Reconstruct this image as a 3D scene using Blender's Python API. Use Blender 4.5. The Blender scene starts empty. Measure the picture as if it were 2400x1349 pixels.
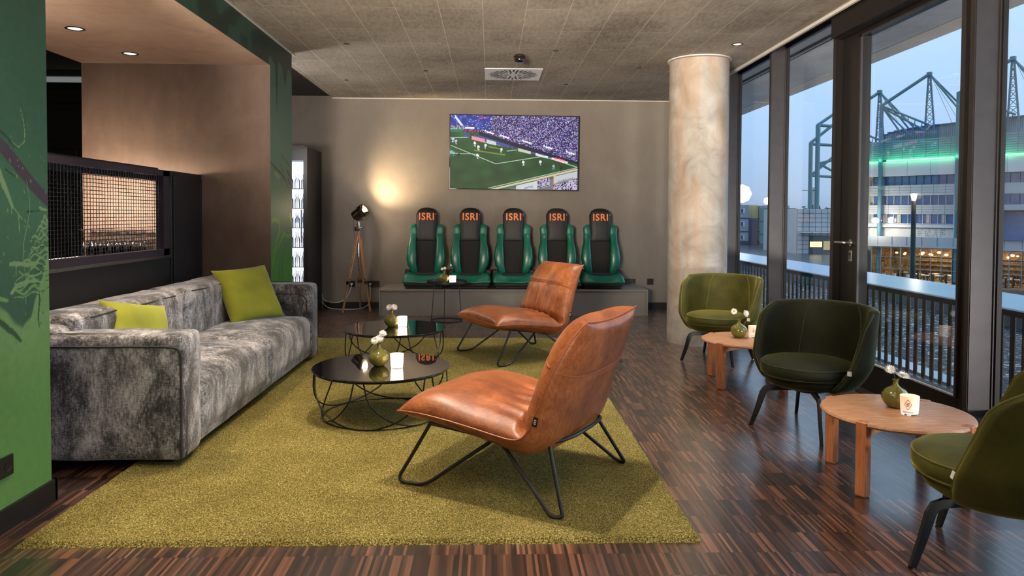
import bpy, bmesh, math, random
from mathutils import Vector, Matrix, noise
import numpy as np
PI = math.pi
C = bpy.context.scene.collection
SC = bpy.context.scene
random.seed(7)

# ------------------------------------------------------------------ camera
def Rv(*a): return Vector(a)
F_PX, PITCH, ROLL, YAW, PP_Y, EYE = 1671.07, .0282007, .00529892, .0311552, 550.42, 1.25
fw = Rv(math.sin(YAW)*math.cos(PITCH), math.cos(YAW)*math.cos(PITCH), -math.sin(PITCH))
r0 = Rv(math.cos(YAW), -math.sin(YAW), 0)
u0 = r0.cross(fw)
rr = math.cos(ROLL)*r0 + math.sin(ROLL)*u0
uu = -math.sin(ROLL)*r0 + math.cos(ROLL)*u0
cd = bpy.data.cameras.new('camera'); cam = bpy.data.objects.new('camera', cd); C.objects.link(cam)
m = Matrix((rr, uu, -fw)).transposed().to_4x4(); m.translation = Rv(0, 0, EYE)
cam.matrix_world = m
cd.sensor_fit = 'HORIZONTAL'; cd.sensor_width = 36; cd.lens = F_PX/2400*36
cd.shift_x = 0.0; cd.shift_y = -(674.5-PP_Y)/2400
cd.clip_start = .05; cd.clip_end = 600
SC.camera = cam
SC.view_settings.view_transform = 'Standard'; SC.view_settings.look = 'None'
SC.view_settings.gamma = 1; SC.view_settings.use_curve_mapping = False
SC.view_settings.exposure = 0.0
try:
    SC.cycles.use_denoising = True
    SC.cycles.sample_clamp_indirect = 6
    SC.cycles.max_bounces = 8; SC.cycles.transparent_max_bounces = 16
except Exception: pass

# ------------------------------------------------------------------ node helpers
def lin(c):
    return tuple(((v/255)/12.92 if v/255 <= .04045 else ((v/255+.055)/1.055)**2.4) for v in c) + (1,)
class NT:
    def __init__(s, tree): s.t = tree; s.n = tree.nodes; s.l = tree.links
    def add(s, typ, **kw):
        nd = s.n.new(typ)
        for k, v in kw.items():
            if k == 'ins':
                for a, b in v.items():
                    if isinstance(b, bpy.types.NodeSocket): s.l.new(b, nd.inputs[a])
                    else: nd.inputs[a].default_value = b
            else: setattr(nd, k, v)
        return nd
    def ramp(s, fac, stops, interp='LINEAR'):
        nd = s.n.new('ShaderNodeValToRGB'); cr = nd.color_ramp; cr.interpolation = interp
        while len(cr.elements) < len(stops): cr.elements.new(.5)
        for e, (p, c) in zip(cr.elements, stops): e.position = p; e.color = c
        s.l.new(fac, nd.inputs[0]); return nd.outputs[0]
    def math(s, op, a, b=None, c=None):
        nd = s.n.new('ShaderNodeMath'); nd.operation = op
        for i, v in enumerate((a, b, c)):
            if v is None: continue
            if isinstance(v, bpy.types.NodeSocket): s.l.new(v, nd.inputs[i])
            else: nd.inputs[i].default_value = v
        return nd.outputs[0]
    def mix(s, fac, a, b, mode='MIX'):
        nd = s.n.new('ShaderNodeMix'); nd.data_type = 'RGBA'; nd.blend_type = mode
        for i, v in ((0, fac), (6, a), (7, b)):
            if isinstance(v, bpy.types.NodeSocket): s.l.new(v, nd.inputs[i])
            else: nd.inputs[i].default_value = v
        return nd.outputs[2]
    def noise(s, vec, scale, detail=4, rough=.5, dist=0):
        nd = s.add('ShaderNodeTexNoise', ins={'Scale': scale, 'Detail': detail, 'Roughness': rough, 'Distortion': dist})
        if vec is not None: s.l.new(vec, nd.inputs['Vector'])
        return nd.outputs[0]
    def mapping(s, vec, scale=(1,1,1), loc=(0,0,0), rot=(0,0,0)):
        nd = s.add('ShaderNodeMapping', ins={'Scale': scale, 'Location': loc, 'Rotation': rot})
        s.l.new(vec, nd.inputs['Vector']); return nd.outputs[0]
    def bump(s, h, strength=.3, dist=.01):
        nd = s.add('ShaderNodeBump', ins={'Strength': strength, 'Distance': dist}); s.l.new(h, nd.inputs['Height']); return nd.outputs[0]
def new_mat(name):
    mt = bpy.data.materials.new(name); mt.use_nodes = True
    nt = NT(mt.node_tree); p = nt.n['Principled BSDF']
    return mt, nt, p
def setp(nt, p, **kw):
    names = dict(col='Base Color', rough='Roughness', metal='Metallic', spec='Specular IOR Level', coat='Coat Weight', coatr='Coat Roughness',
                 sheen='Sheen Weight', sheenr='Sheen Roughness', sheent='Sheen Tint', em='Emission Color', ems='Emission Strength', nrm='Normal', trans='Transmission Weight', ior='IOR', alpha='Alpha', sss='Subsurface Weight')
    for k, v in kw.items():
        i = p.inputs[names[k]]
        if isinstance(v, bpy.types.NodeSocket): nt.l.new(v, i)
        else: i.default_value = v
def simple(name, rgb, rough=.5, metal=0, var=.12, scale=30, bump=.05, **kw):
    """plain colour with a little noise in tone and relief"""
    mt, nt, p = new_mat(name)
    tc = nt.add('ShaderNodeTexCoord').outputs['Object']
    c = lin(rgb); nz = nt.noise(tc, scale, 5)
    a = tuple(v*(1-var) for v in c[:3])+(1,); b = tuple(min(1, v*(1+var)) for v in c[:3])+(1,)
    col = nt.ramp(nz, [(.3, a), (.7, b)])
    setp(nt, p, col=col, rough=rough, metal=metal, **kw)
    if bump: setp(nt, p, nrm=nt.bump(nz, bump, .002))
    return mt
def emis(name, rgb, strength):
    mt, nt, p = new_mat(name)
    setp(nt, p, col=lin(rgb), em=lin(rgb), ems=strength, rough=.6); return mt

# ------------------------------------------------------------------ world, lamps
w = bpy.data.worlds.new('dusk_sky'); SC.world = w; w.use_nodes = True
wt = NT(w.node_tree); bg = wt.n['Background']
g = wt.add('ShaderNodeTexCoord').outputs['Generated']
sx = wt.add('ShaderNodeSeparateXYZ'); wt.l.new(g, sx.inputs[0])
cl = wt.noise(wt.mapping(g, (1, 1, 3)), 2.2, 4)
hgt = wt.math('ADD', sx.outputs[2], wt.math('MULTIPLY', wt.math('SUBTRACT', cl, .5), .08))
skyc = wt.ramp(hgt, [(0.0, lin((136, 156, 180))), (.03, lin((152, 176, 204))), (.12, lin((160, 192, 226))), (.28, lin((184, 216, 242))), (.8, lin((150, 190, 232)))])
wt.l.new(skyc, bg.inputs[0]); bg.inputs[1].default_value = 1.5

def light(name, typ, loc, energy, col=(1, 1, 1), target=None, size=.1, spot=None, blend=.5, size_y=None, spread=None):
    ld = bpy.data.lights.new(name, typ); ld.energy = energy; ld.color = col
    if typ == 'AREA':
        ld.size = size
        if size_y: ld.shape = 'RECTANGLE'; ld.size_y = size_y
        if spread: ld.spread = spread
    else: ld.shadow_soft_size = size
    if typ == 'SPOT': ld.spot_size = math.radians(spot); ld.spot_blend = blend
    o = bpy.data.objects.new(name, ld); C.objects.link(o); o.location = loc
    if target is not None:
        d = Vector(target)-Vector(loc); o.rotation_euler = d.to_track_quat('-Z', 'Y').to_euler()
    return o
WARM = (1, .78, .56); WARM2 = (1, .86, .70); COOL = (.80, .89, 1)
# unseen fill lights added behind the camera; ceiling spots have no modelled fixtures
light('rear_fill_light', 'AREA', (-1.45, -1.6, 2.2), 14, WARM2, (.2, 6, 1.2), 1.0, size_y=.8)
light('rear_fill_uplight', 'AREA', (-1.35, -.9, 1.5), 300, WARM2, (.2, 3.6, 3.6), .9, size_y=.7, spread=1.25)
light('corridor_strobe', 'POINT', (-2.5, 7.3, 1.9), 42, (1, .96, .92), None, .08)  # unseen strobe placed behind the green pillar to light the ceiling
sun = light('dusk_sky_light', 'SUN', (20, 5, 12), 2.0, COOL, (0, 4.5, 0), .1); sun.data.angle = math.radians(75)
for i, (x, y, e) in enumerate(((-.80, 4.15, 190), (.25, 3.25, 250), (-.3, 1.5, 40), (1.3, 2.4, 26), (1.95, 4.6, 40), (-1.25, 2.6, 30), (.4, 6.0, 110), (1.55, 5.9, 110))):
    light('ceiling_spot_light', 'SPOT', (x, y, 2.74), e, WARM2, (x, y, 0), .04, spot=84, blend=.6)
light('outdoor_fill_light', 'SPOT', (4.6, -1.5, .25), 1000, (1, .93, .84), (3.6, 6.5, 2.95), .15, spot=100, blend=.8)  # out of view spot added to brighten the soffit outside
# ------------------------------------------------------------------ mesh helpers
class MB:
    def __init__(s): s.bm = bmesh.new()
    def box(s, x0, x1, y0, y1, z0, z1, M=None):
        vs = [s.bm.verts.new((x, y, z)) for x in (x0, x1) for y in (y0, y1) for z in (z0, z1)]
        if M is not None:
            for v in vs: v.co = M @ v.co
        for f in ((0,1,3,2),(4,6,7,5),(0,4,5,1),(2,3,7,6),(0,2,6,4),(1,5,7,3)): s.bm.faces.new([vs[i] for i in f])
        return s
    def rbox(s, x0, x1, y0, y1, z0, z1, r=.01, seg=3, M=None):
        t = bmesh.new(); t2 = MB.__new__(MB); t2.bm = t; t2.box(x0, x1, y0, y1, z0, z1)
        bmesh.ops.bevel(t, geom=t.edges[:]+t.verts[:], offset=r, segments=seg, profile=.5, affect='EDGES')
        s.join(t, M); return s
    def join(s, t, M=None):
        mp = {}
        for v in t.verts: mp[v] = s.bm.verts.new(M @ v.co if M is not None else v.co)
        for f in t.faces:
            try: s.bm.faces.new([mp[v] for v in f.verts])
            except ValueError: pass
        t.free()
    def lathe(s, prof, seg=32, loc=(0,0,0), M=None, close=False):
        rows = []; L = Vector(loc)
        for r, z in prof:
            if r < 1e-6: co = [Vector((0, 0, z))]
            else: co = [Vector((r*math.cos(2*PI*k/seg), r*math.sin(2*PI*k/seg), z)) for k in range(seg)]
            rows.append([s.bm.verts.new((M @ c if M is not None else c)+L) for c in co])
        for a, b in zip(rows, rows[1:]):
            for k in range(seg):
                k2 = (k+1) % seg
                if len(a) == 1 and len(b) == 1: continue
                if len(a) == 1: q = [a[0], b[k], b[k2]]
                elif len(b) == 1: q = [a[k], a[k2], b[0]]
                else: q = [a[k], a[k2], b[k2], b[k]]
                try: s.bm.faces.new(q)
                except ValueError: pass
        for row, rev in ((rows[0], 1), (rows[-1], 0)):
            if len(row) > 2 and not close: s.bm.faces.new(row[::-1] if rev else row)
        return s
    def cyl(s, a, b, r, r2=None, seg=12, cap=True):
        a, b = Vector(a), Vector(b); d = (b-a); L = d.length
        M = d.to_track_quat('Z', 'Y').to_matrix()
        r2 = r if r2 is None else r2
        return s.lathe([(r, 0), (r2, L)], seg, a, M, close=not cap)
    def tube(s, pts, r, seg=8, closed=False, cap=True, flat=None):
        pts = [Vector(p) for p in pts]; n = len(pts); rings = []
        up = None
        for i, p in enumerate(pts):
            if closed: t = (pts[(i+1) % n]-pts[i-1])
            else: t = pts[min(i+1, n-1)]-pts[max(i-1, 0)]
            t.normalize()
            if up is None:
                up = Vector((0, 0, 1)) if abs(t.z) < .9 else Vector((1, 0, 0))
            up = (up-t*up.dot(t))
            if up.length < 1e-5: up = t.orthogonal()
            up.normalize(); sd = t.cross(up)
            ri = r[i] if isinstance(r, (list, tuple)) else r
            fx = flat or 1
            rings.append([s.bm.verts.new(p+up*ri*math.cos(2*PI*k/seg)*fx+sd*ri*math.sin(2*PI*k/seg)) for k in range(seg)])
        rng = range(n) if closed else range(n-1)
        for i in rng:
            a, b = rings[i], rings[(i+1) % n]
            for k in range(seg):
                s.bm.faces.new([a[k], a[(k+1) % seg], b[(k+1) % seg], b[k]])
        if cap and not closed:
            s.bm.faces.new(rings[0][::-1]); s.bm.faces.new(rings[-1])
        return s
    def grid(s, fn, nu, nv, closeu=False, flip=False):
        V = [[s.bm.verts.new(fn(i/(nu if closeu else nu-1), j/(nv-1))) for j in range(nv)] for i in range(nu)]
        for i in range(nu if closeu else nu-1):
            for j in range(nv-1):
                q = [V[i][j], V[(i+1) % nu][j], V[(i+1) % nu][j+1], V[i][j+1]]
                s.bm.faces.new(q[::-1] if flip else q)
        return V
    def prism(s, poly, z0, z1, M=None):
        a = [s.bm.verts.new((x, y, z0)) for x, y in poly]; b = [s.bm.verts.new((x, y, z1)) for x, y in poly]
        if M is not None:
            for v in a+b: v.co = M @ v.co
        n = len(poly)
        s.bm.faces.new(a[::-1]); s.bm.faces.new(b)
        for i in range(n): s.bm.faces.new([a[i], a[(i+1) % n], b[(i+1) % n], b[i]])
        return s
    def build(s, name, mat, parent=None, smooth=False, loc=None, rotz=None, weld=0, recalc=True, ang=.6):
        if weld: bmesh.ops.remove_doubles(s.bm, verts=s.bm.verts[:], dist=weld)
        if recalc: bmesh.ops.recalc_face_normals(s.bm, faces=s.bm.faces[:])
        me = bpy.data.meshes.new(name); s.bm.to_mesh(me); s.bm.free()
        if mat is not None: me.materials.append(mat)
        if smooth:
            me.shade_smooth()
            if ang: 
                try: me.set_sharp_from_angle(angle=ang)
                except Exception: pass
        o = bpy.data.objects.new(name, me); C.objects.link(o)
        if parent is not None: o.parent = parent
        if loc is not None: o.location = loc
        if rotz is not None: o.rotation_euler = (0, 0, rotz)
        return o
def tag(o, label, cat, group=None, kind=None):
    o['label'] = label; o['category'] = cat
    if group: o['group'] = group
    if kind: o['kind'] = kind
    return o
def thing(name, label, cat, loc=(0,0,0), rotz=0, group=None):
    o = bpy.data.objects.new(name, None); C.objects.link(o); o.location = loc; o.rotation_euler = (0, 0, rotz)
    o.empty_display_size = .1
    return tag(o, label, cat, group)
def struct(o): o['kind'] = 'structure'; return o
def dup(root, loc=None, rotz=None, label=None, group=None):
    r = root.copy(); C.objects.link(r)
    if loc is not None: r.location = loc
    if rotz is not None: r.rotation_euler = (0, 0, rotz)
    if label: r['label'] = label
    if group: r['group'] = group
    for ch in list(root.children):
        c = ch.copy(); C.objects.link(c); c.parent = r
        for g2 in list(ch.children):
            d = g2.copy(); C.objects.link(d); d.parent = c
    return r
def rounded(pts, rad, n=6, closed=False):
    """polyline with its corners rounded"""
    P = [Vector(p) for p in pts]; out = []; N = len(P)
    for i, p in enumerate(P):
        if not closed and i in (0, N-1): out.append(p); continue
        a, b = P[i-1], P[(i+1) % N]
        ra = min(rad, (a-p).length*.45, (b-p).length*.45)
        s0 = p+(a-p).normalized()*ra; s1 = p+(b-p).normalized()*ra
        for k in range(n+1):
            t = k/n; out.append(s0*(1-t)**2+p*2*t*(1-t)+s1*t*t)
    return out
def text_mesh(body, name, mat, parent, size, depth, M, offset=0, align='CENTER', xs=1.0, sp=1.0):
    cu = bpy.data.curves.new(name, 'FONT'); cu.body = body; cu.size = size; cu.extrude = depth; cu.align_x = align; cu.align_y = 'CENTER'; cu.offset = offset
    cu.resolution_u = 3; cu.space_character = sp
    tmp = bpy.data.objects.new(name+'_source', cu); C.objects.link(tmp)
    dg = bpy.context.evaluated_depsgraph_get(); dg.update()
    me = bpy.data.meshes.new_from_object(tmp.evaluated_get(dg))
    bpy.data.objects.remove(tmp); bpy.data.curves.remove(cu)
    me.transform(M @ Matrix.Diagonal((xs, 1, 1, 1))); me.name = name
    me.materials.clear(); me.materials.append(mat)
    o = bpy.data.objects.new(name, me); C.objects.link(o)
    if parent is not None: o.parent = parent
    return o
# text standing in the XZ plane, readable from -Y
def face_cam(loc, rz=0): return Matrix.Translation(loc) @ Matrix.Rotation(rz, 4, 'Z') @ Matrix.Rotation(PI/2, 4, 'X')

# ------------------------------------------------------------------ materials
def m_floor():
    mt, nt, p = new_mat('dark industrial parquet')
    tc = nt.add('ShaderNodeTexCoord').outputs['Object']
    s = nt.add('ShaderNodeSeparateXYZ'); nt.l.new(tc, s.inputs[0]); X, Y = s.outputs[0], s.outputs[1]
    row = nt.math('FLOOR', nt.math('DIVIDE', Y, .162))
    blk = nt.math('FLOOR', nt.math('DIVIDE', nt.math('ADD', X, nt.math('MULTIPLY', row, .057)), .17))
    st = nt.math('FLOOR', nt.math('DIVIDE', X, .0105))
    def wn(a, b):
        cx = nt.add('ShaderNodeCombineXYZ'); nt.l.new(a, cx.inputs[0]); nt.l.new(b, cx.inputs[1])
        nd = nt.add('ShaderNodeTexWhiteNoise', noise_dimensions='3D'); nt.l.new(cx.outputs[0], nd.inputs['Vector']); return nd.outputs['Value']
    r1 = wn(st, row); r2 = wn(blk, row)
    fib = nt.noise(nt.mapping(tc, (220, 6, 1)), 1, 4)
    v = nt.math('ADD', nt.math('MULTIPLY', r1, .62), nt.math('ADD', nt.math('MULTIPLY', r2, .16), nt.math('MULTIPLY', fib, .24)))
    col = nt.ramp(v, [(.12, lin((20, 13, 11))), (.42, lin((46, 30, 24))), (.64, lin((80, 52, 40))), (.84, lin((122, 82, 60))), (1.0, lin((158, 118, 90)))])
    fy = nt.math('FRACT', nt.math('DIVIDE', Y, .162)); line = nt.math('LESS_THAN', fy, .012)
    fx = nt.math('FRACT', nt.math('DIVIDE', X, .0105)); line2 = nt.math('LESS_THAN', fx, .06)
    ln = nt.math('MAXIMUM', line, nt.math('MULTIPLY', line2, .6))
    col = nt.mix(nt.math('MULTIPLY', ln, .6), col, (.004, .003, .002, 1))
    ro = nt.math('ADD', .24, nt.math('MULTIPLY', nt.noise(tc, 6, 5), .22))
    setp(nt, p, col=col, rough=ro, spec=.5, coat=1.0, coatr=.2, nrm=nt.bump(nt.math('ADD', nt.math('MULTIPLY', ln, -1), nt.math('MULTIPLY', r1, .35)), .12, .002))
    return mt
def m_ceiling():
    mt, nt, p = new_mat('grey acoustic ceiling panels')
    tc = nt.add('ShaderNodeTexCoord').outputs['Object']
    br = nt.add('ShaderNodeTexBrick', offset=.5, offset_frequency=2, ins={'Scale': 1.0, 'Mortar Size': .0022, 'Mortar Smooth': .1, 'Brick Width': 1.25, 'Row Height': .325, 'Bias': 0, 'Color1': (0, 0, 0, 1), 'Color2': (1, 1, 1, 1)})
    nt.l.new(nt.mapping(tc, (1, 1, 1), (.35, .06, 0), (0, 0, PI/2)), br.inputs['Vector'])
    big = nt.noise(tc, 1.6, 4); fine = nt.noise(tc, 260, 3, .8); mid = nt.noise(nt.mapping(tc, (40, 12, 1)), 1, 4)
    v = nt.math('ADD', nt.math('MULTIPLY', big, .35), nt.math('ADD', nt.math('MULTIPLY', fine, .4), nt.math('MULTIPLY', mid, .25)))
    col = nt.ramp(v, [(.36, lin((96, 89, 82))), (.5, lin((146, 137, 127))), (.66, lin((178, 168, 157)))])
    col = nt.mix(nt.math('MULTIPLY', br.outputs['Color'], .22), col, lin((120, 109, 98)))
    col = nt.mix(br.outputs['Fac'], col, lin((196, 184, 168)))
    setp(nt, p, col=col, rough=.9, nrm=nt.bump(fine, .35, .004)); return mt
def m_plaster(name, c0, c1, c2, sc=2.2):
    mt, nt, p = new_mat(name)
    tc = nt.add('ShaderNodeTexCoord').outputs['Object']
    n1 = nt.noise(tc, sc, 6, .6, .6); n2 = nt.noise(nt.mapping(tc, (1, 1, .35)), 14, 5, .6)
    v = nt.math('ADD', nt.math('MULTIPLY', n1, .7), nt.math('MULTIPLY', n2, .3))
    setp(nt, p, col=nt.ramp(v, [(.33, lin(c0)), (.5, lin(c1)), (.68, lin(c2))]), rough=.72, nrm=nt.bump(n2, .08, .004)); return mt
def m_column():
    mt, nt, p = new_mat('stained bare concrete')
    tc = nt.add('ShaderNodeTexCoord').outputs['Object']
    n1 = nt.noise(tc, 3.5, 7, .6, .8); n2 = nt.noise(tc, 60, 4); n3 = nt.noise(nt.mapping(tc, (6, 6, .8)), 1.2, 4, .5, .5)
    col = nt.ramp(n1, [(.3, lin((134, 128, 120))), (.55, lin((168, 163, 156))), (.75, lin((190, 187, 182)))])
    s = nt.add('ShaderNodeSeparateXYZ'); nt.l.new(tc, s.inputs[0])
    st = nt.ramp(nt.math('ADD', n3, nt.math('MULTIPLY', s.outputs[2], .06)), [(.52, (0, 0, 0, 1)), (.70, (1, 1, 1, 1))])
    col = nt.mix(nt.math('MULTIPLY', st, .38), col, lin((168, 128, 90)))
    setp(nt, p, col=col, rough=.75, nrm=nt.bump(n2, .25, .003)); return mt
def m_leather():
    mt, nt, p = new_mat('worn tan leather')
    tc = nt.add('ShaderNodeTexCoord').outputs['Object']
    n1 = nt.noise(tc, 5, 6, .6, .4); n2 = nt.noise(nt.mapping(tc, (1, 2.5, 1)), 28, 7, .7, 1.2); n3 = nt.noise(tc, 150, 3)
    v = nt.math('ADD', nt.math('MULTIPLY', n1, .55), nt.math('MULTIPLY', n2, .45))
    col = nt.ramp(v, [(.33, lin((82, 40, 18))), (.47, lin((134, 72, 35))), (.58, lin((168, 98, 52))), (.72, lin((208, 146, 96)))])
    vo = nt.add('ShaderNodeTexVoronoi', feature='DISTANCE_TO_EDGE', ins={'Scale': 34.0}); nt.l.new(nt.mapping(tc, (1, 1.4, 1)), vo.inputs['Vector'])
    cr = nt.ramp(vo.outputs['Distance'], [(.0, (1, 1, 1, 1)), (.05, (0, 0, 0, 1))])
    col = nt.mix(nt.math('MULTIPLY', nt.math('MULTIPLY', cr, n1), .18), col, lin((214, 150, 100)))
    setp(nt, p, col=col, rough=nt.math('ADD', .30, nt.math('MULTIPLY', n2, .22)), spec=.55, coat=.12, coatr=.3, nrm=nt.bump(nt.math('ADD', n2, nt.math('MULTIPLY', n3, .4)), .22, .003)); return mt
def m_velvet(name, c0, c1, sh):
    mt, nt, p = new_mat(name)
    tc = nt.add('ShaderNodeTexCoord').outputs['Object']
    n1 = nt.noise(tc, 6, 4, .6, .5); n2 = nt.noise(tc, 260, 2)
    lw = nt.add('ShaderNodeLayerWeight', ins={'Blend': .35}).outputs['Facing']
    col = nt.ramp(nt.math('ADD', nt.math('MULTIPLY', n1, .8), nt.math('MULTIPLY', n2, .2)), [(.3, lin(c0)), (.7, lin(c1))])
    setp(nt, p, col=col, rough=.62, spec=.25, sheen=.7, sheenr=.3, sheent=lin(sh), nrm=nt.bump(n2, .15, .001)); return mt
def m_sofa():
    mt, nt, p = new_mat('mottled grey chenille')
    tc = nt.add('ShaderNodeTexCoord').outputs['Object']
    n1 = nt.noise(nt.mapping(tc, (1, 1, .55)), 6.5, 8, .72, .5); n2 = nt.noise(nt.mapping(tc, (1, 1, .25)), 120, 4, .7); n3 = nt.noise(nt.mapping(tc, (.3, .3, 1)), 170, 3, .7)
    v = nt.math('ADD', nt.math('MULTIPLY', n1, .56), nt.math('ADD', nt.math('MULTIPLY', n2, .24), nt.math('MULTIPLY', n3, .20)))
    col = nt.ramp(v, [(.40, lin((32, 32, 34))), (.46, lin((70, 69, 70))), (.52, lin((138, 136, 138))), (.61, lin((216, 214, 214)))])
    setp(nt, p, col=col, rough=.75, sheen=.5, sheenr=.4, sheent=(.9, .88, .86, 1), nrm=nt.bump(nt.math('ADD', n2, n3), .3, .002)); return mt
def m_fabric(name, c0, c1):
    mt, nt, p = new_mat(name)
    tc = nt.add('ShaderNodeTexCoord').outputs['Object']
    n1 = nt.noise(tc, 5, 4); n2 = nt.noise(tc, 300, 2)
    setp(nt, p, col=nt.ramp(n1, [(.3, lin(c0)), (.7, lin(c1))]), rough=.8, sheen=.3, nrm=nt.bump(n2, .2, .001)); return mt
def m_rug():
    mt, nt, p = new_mat('olive cut pile')
    tc = nt.add('ShaderNodeTexCoord').outputs['Object']
    n1 = nt.noise(tc, 170, 3, .8); n0 = nt.noise(tc, 3, 4); n2 = nt.noise(tc, 420, 2, .8)
    v = nt.math('ADD', nt.math('MULTIPLY', n1, .7), nt.math('ADD', nt.math('MULTIPLY', n0, .08), nt.math('MULTIPLY', n2, .22)))
    col = nt.ramp(v, [(.39, lin((32, 28, 12))), (.465, lin((82, 73, 34))), (.535, lin((130, 117, 58))), (.61, lin((204, 190, 128)))])
    setp(nt, p, col=col, rough=.95, spec=.1, sheen=.25, sheent=lin((210, 200, 120)), nrm=nt.bump(v, .7, .01)); return mt
def m_wood(name, c0, c1, c2, ax=(1, 14, 14), rough=.42):
    mt, nt, p = new_mat(name)
    tc = nt.add('ShaderNodeTexCoord').outputs['Object']
    n1 = nt.noise(nt.mapping(tc, ax), 3.0, 7, .6, .6); n2 = nt.noise(nt.mapping(tc, tuple(a*6 for a in ax)), 2.5, 3)
    v = nt.math('ADD', nt.math('MULTIPLY', n1, .75), nt.math('MULTIPLY', n2, .25))
    setp(nt, p, col=nt.ramp(v, [(.32, lin(c0)), (.5, lin(c1)), (.68, lin(c2))]), rough=rough, nrm=nt.bump(v, .1, .002)); return mt
def m_glass(name, tint=(1, 1, 1), fres=.06):
    mt, nt, p = new_mat(name)
    nt.n.remove(p); out = nt.n['Material Output']
    tr = nt.add('ShaderNodeBsdfTransparent', ins={'Color': tint+(1,)}); gl = nt.add('ShaderNodeBsdfGlossy', ins={'Roughness': .01, 'Color': (1, 1, 1, 1)})
    fr = nt.add('ShaderNodeFresnel', ins={'IOR': 1.45}).outputs[0]
    mx = nt.add('ShaderNodeMixShader'); nt.l.new(nt.math('MULTIPLY', fr, .16), mx.inputs[0]); nt.l.new(tr.outputs[0], mx.inputs[1]); nt.l.new(gl.outputs[0], mx.inputs[2])
    nt.l.new(mx.outputs[0], out.inputs[0]); return mt
def m_clearglass(name):
    mt, nt, p = new_mat(name)
    setp(nt, p, col=(1, 1, 1, 1), rough=.02, trans=1.0, ior=1.45); return mt
def m_gravel():
    mt, nt, p = new_mat('grey roof gravel')
    tc = nt.add('ShaderNodeTexCoord').outputs['Object']
    vo = nt.add('ShaderNodeTexVoronoi', ins={'Scale': 26.0}); nt.l.new(tc, vo.inputs['Vector'])
    ve = nt.add('ShaderNodeTexVoronoi', feature='DISTANCE_TO_EDGE', ins={'Scale': 26.0}); nt.l.new(tc, ve.inputs['Vector'])
    h = nt.math('MINIMUM', nt.math('MULTIPLY', ve.outputs['Distance'], 4), 1)
    cs = nt.add('ShaderNodeSeparateColor'); nt.l.new(vo.outputs['Color'], cs.inputs[0])
    col = nt.ramp(cs.outputs[0], [(.0, lin((26, 29, 34))), (.5, lin((72, 80, 88))), (.8, lin((140, 140, 138))), (1, lin((250, 250, 248)))])
    col = nt.mix(nt.ramp(ve.outputs['Distance'], [(.02, (1, 1, 1, 1)), (.12, (0, 0, 0, 1))]), col, (.005, .006, .008, 1))
    setp(nt, p, col=col, rough=.7, nrm=nt.bump(h, .9, .03)); return mt
def m_vcol(name, rough=.55, em=0, attr='Col'):
    mt, nt, p = new_mat(name)
    a = nt.add('ShaderNodeVertexColor', layer_name=attr).outputs[0]
    if em:
        setp(nt, p, col=(.01, .01, .01, 1), em=a, ems=em, rough=.45, spec=.15)
    else:
        tc = nt.add('ShaderNodeTexCoord').outputs['Object']
        nz = nt.noise(tc, 30, 5)
        setp(nt, p, col=nt.mix(.10, a, nt.ramp(nz, [(.3, (0, 0, 0, 1)), (.7, (1, 1, 1, 1))]), 'SOFT_LIGHT'), rough=rough, nrm=nt.bump(nz, .05, .002))
    return mt
def m_candle(name, s):
    mt, nt, p = new_mat(name)
    tc = nt.add('ShaderNodeTexCoord').outputs['Object']; sp = nt.add('ShaderNodeSeparateXYZ'); nt.l.new(tc, sp.inputs[0])
    k = nt.ramp(sp.outputs[2], [(.0, lin((255, 236, 214))), (.055, lin((255, 214, 176))), (.09, lin((255, 190, 140)))])
    setp(nt, p, col=(.85, .8, .74, 1), em=k, ems=s, rough=.3); return mt
M = {}
M['floor'] = m_floor(); M['ceiling'] = m_ceiling(); M['column'] = m_column(); M['leather'] = m_leather(); M['sofa'] = m_sofa(); M['rug'] = m_rug()
M['leather_seam'] = simple('tan leather piping', (150, 82, 42), .45, scale=80)
M['wall'] = m_plaster('warm grey wall paint', (116, 107, 97), (122, 113, 103), (128, 119, 109))
M['brown'] = m_plaster('brown clay plaster', (94, 77, 67), (107, 89, 78), (120, 101, 89))
M['soffit'] = m_plaster('brown clay soffit', (176, 148, 128), (194, 166, 146), (206, 180, 160))
M['velvet'] = m_velvet('olive velvet', (54, 55, 18), (84, 82, 30), (190, 184, 84))
M['velvet_dark'] = m_velvet('dark bottle green velvet', (23, 27, 14), (38, 41, 21), (128, 130, 70))
M['velvet_seam'] = simple('olive velvet piping', (96, 90, 34), .7)
M['black'] = simple('black powder coated steel', (24, 23, 23), .42, scale=90)
M['blackwire'] = simple('black steel wire', (16, 15, 15), .35, scale=90)
M['matblack'] = simple('matt black panel', (26, 25, 26), .5, scale=20, bump=.03)
M['dark'] = simple('black painted board', (14, 13, 13), .7, scale=9)
M['bronze'] = simple('dark bronze anodised aluminium', (74, 70, 70), .38, metal=.65, var=.08, scale=12, bump=.02)
M['bronzeblack'] = simple('black brown aluminium', (30, 26, 24), .42, metal=.3, var=.1, scale=12, bump=.02)
M['plinth'] = simple('grey lacquered board', (126, 120, 112), .55, var=.05, scale=6, bump=.02)
M['skirt'] = simple('black baseboard paint', (18, 17, 17), .5)
M['white'] = simple('white enamel', (228, 228, 230), .45, var=.03)
M['offwhite'] = simple('white metal trim', (200, 196, 190), .5, var=.05)
M['chrome'] = simple('polished chrome', (215, 210, 205), .08, metal=1, var=.04, bump=0)
M['chromedark'] = simple('smoked chrome', (120, 108, 98), .12, metal=1, var=.06, bump=0)
M['steel'] = simple('brushed stainless steel', (170, 168, 165), .3, metal=1, var=.08)
M['seatgreen'] = simple('green synthetic leather', (0, 98, 78), .32, var=.15, scale=8, bump=.04, spec=.6)
M['seatblack'] = simple('black synthetic leather', (18, 16, 16), .55, var=.12, scale=60)
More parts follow.
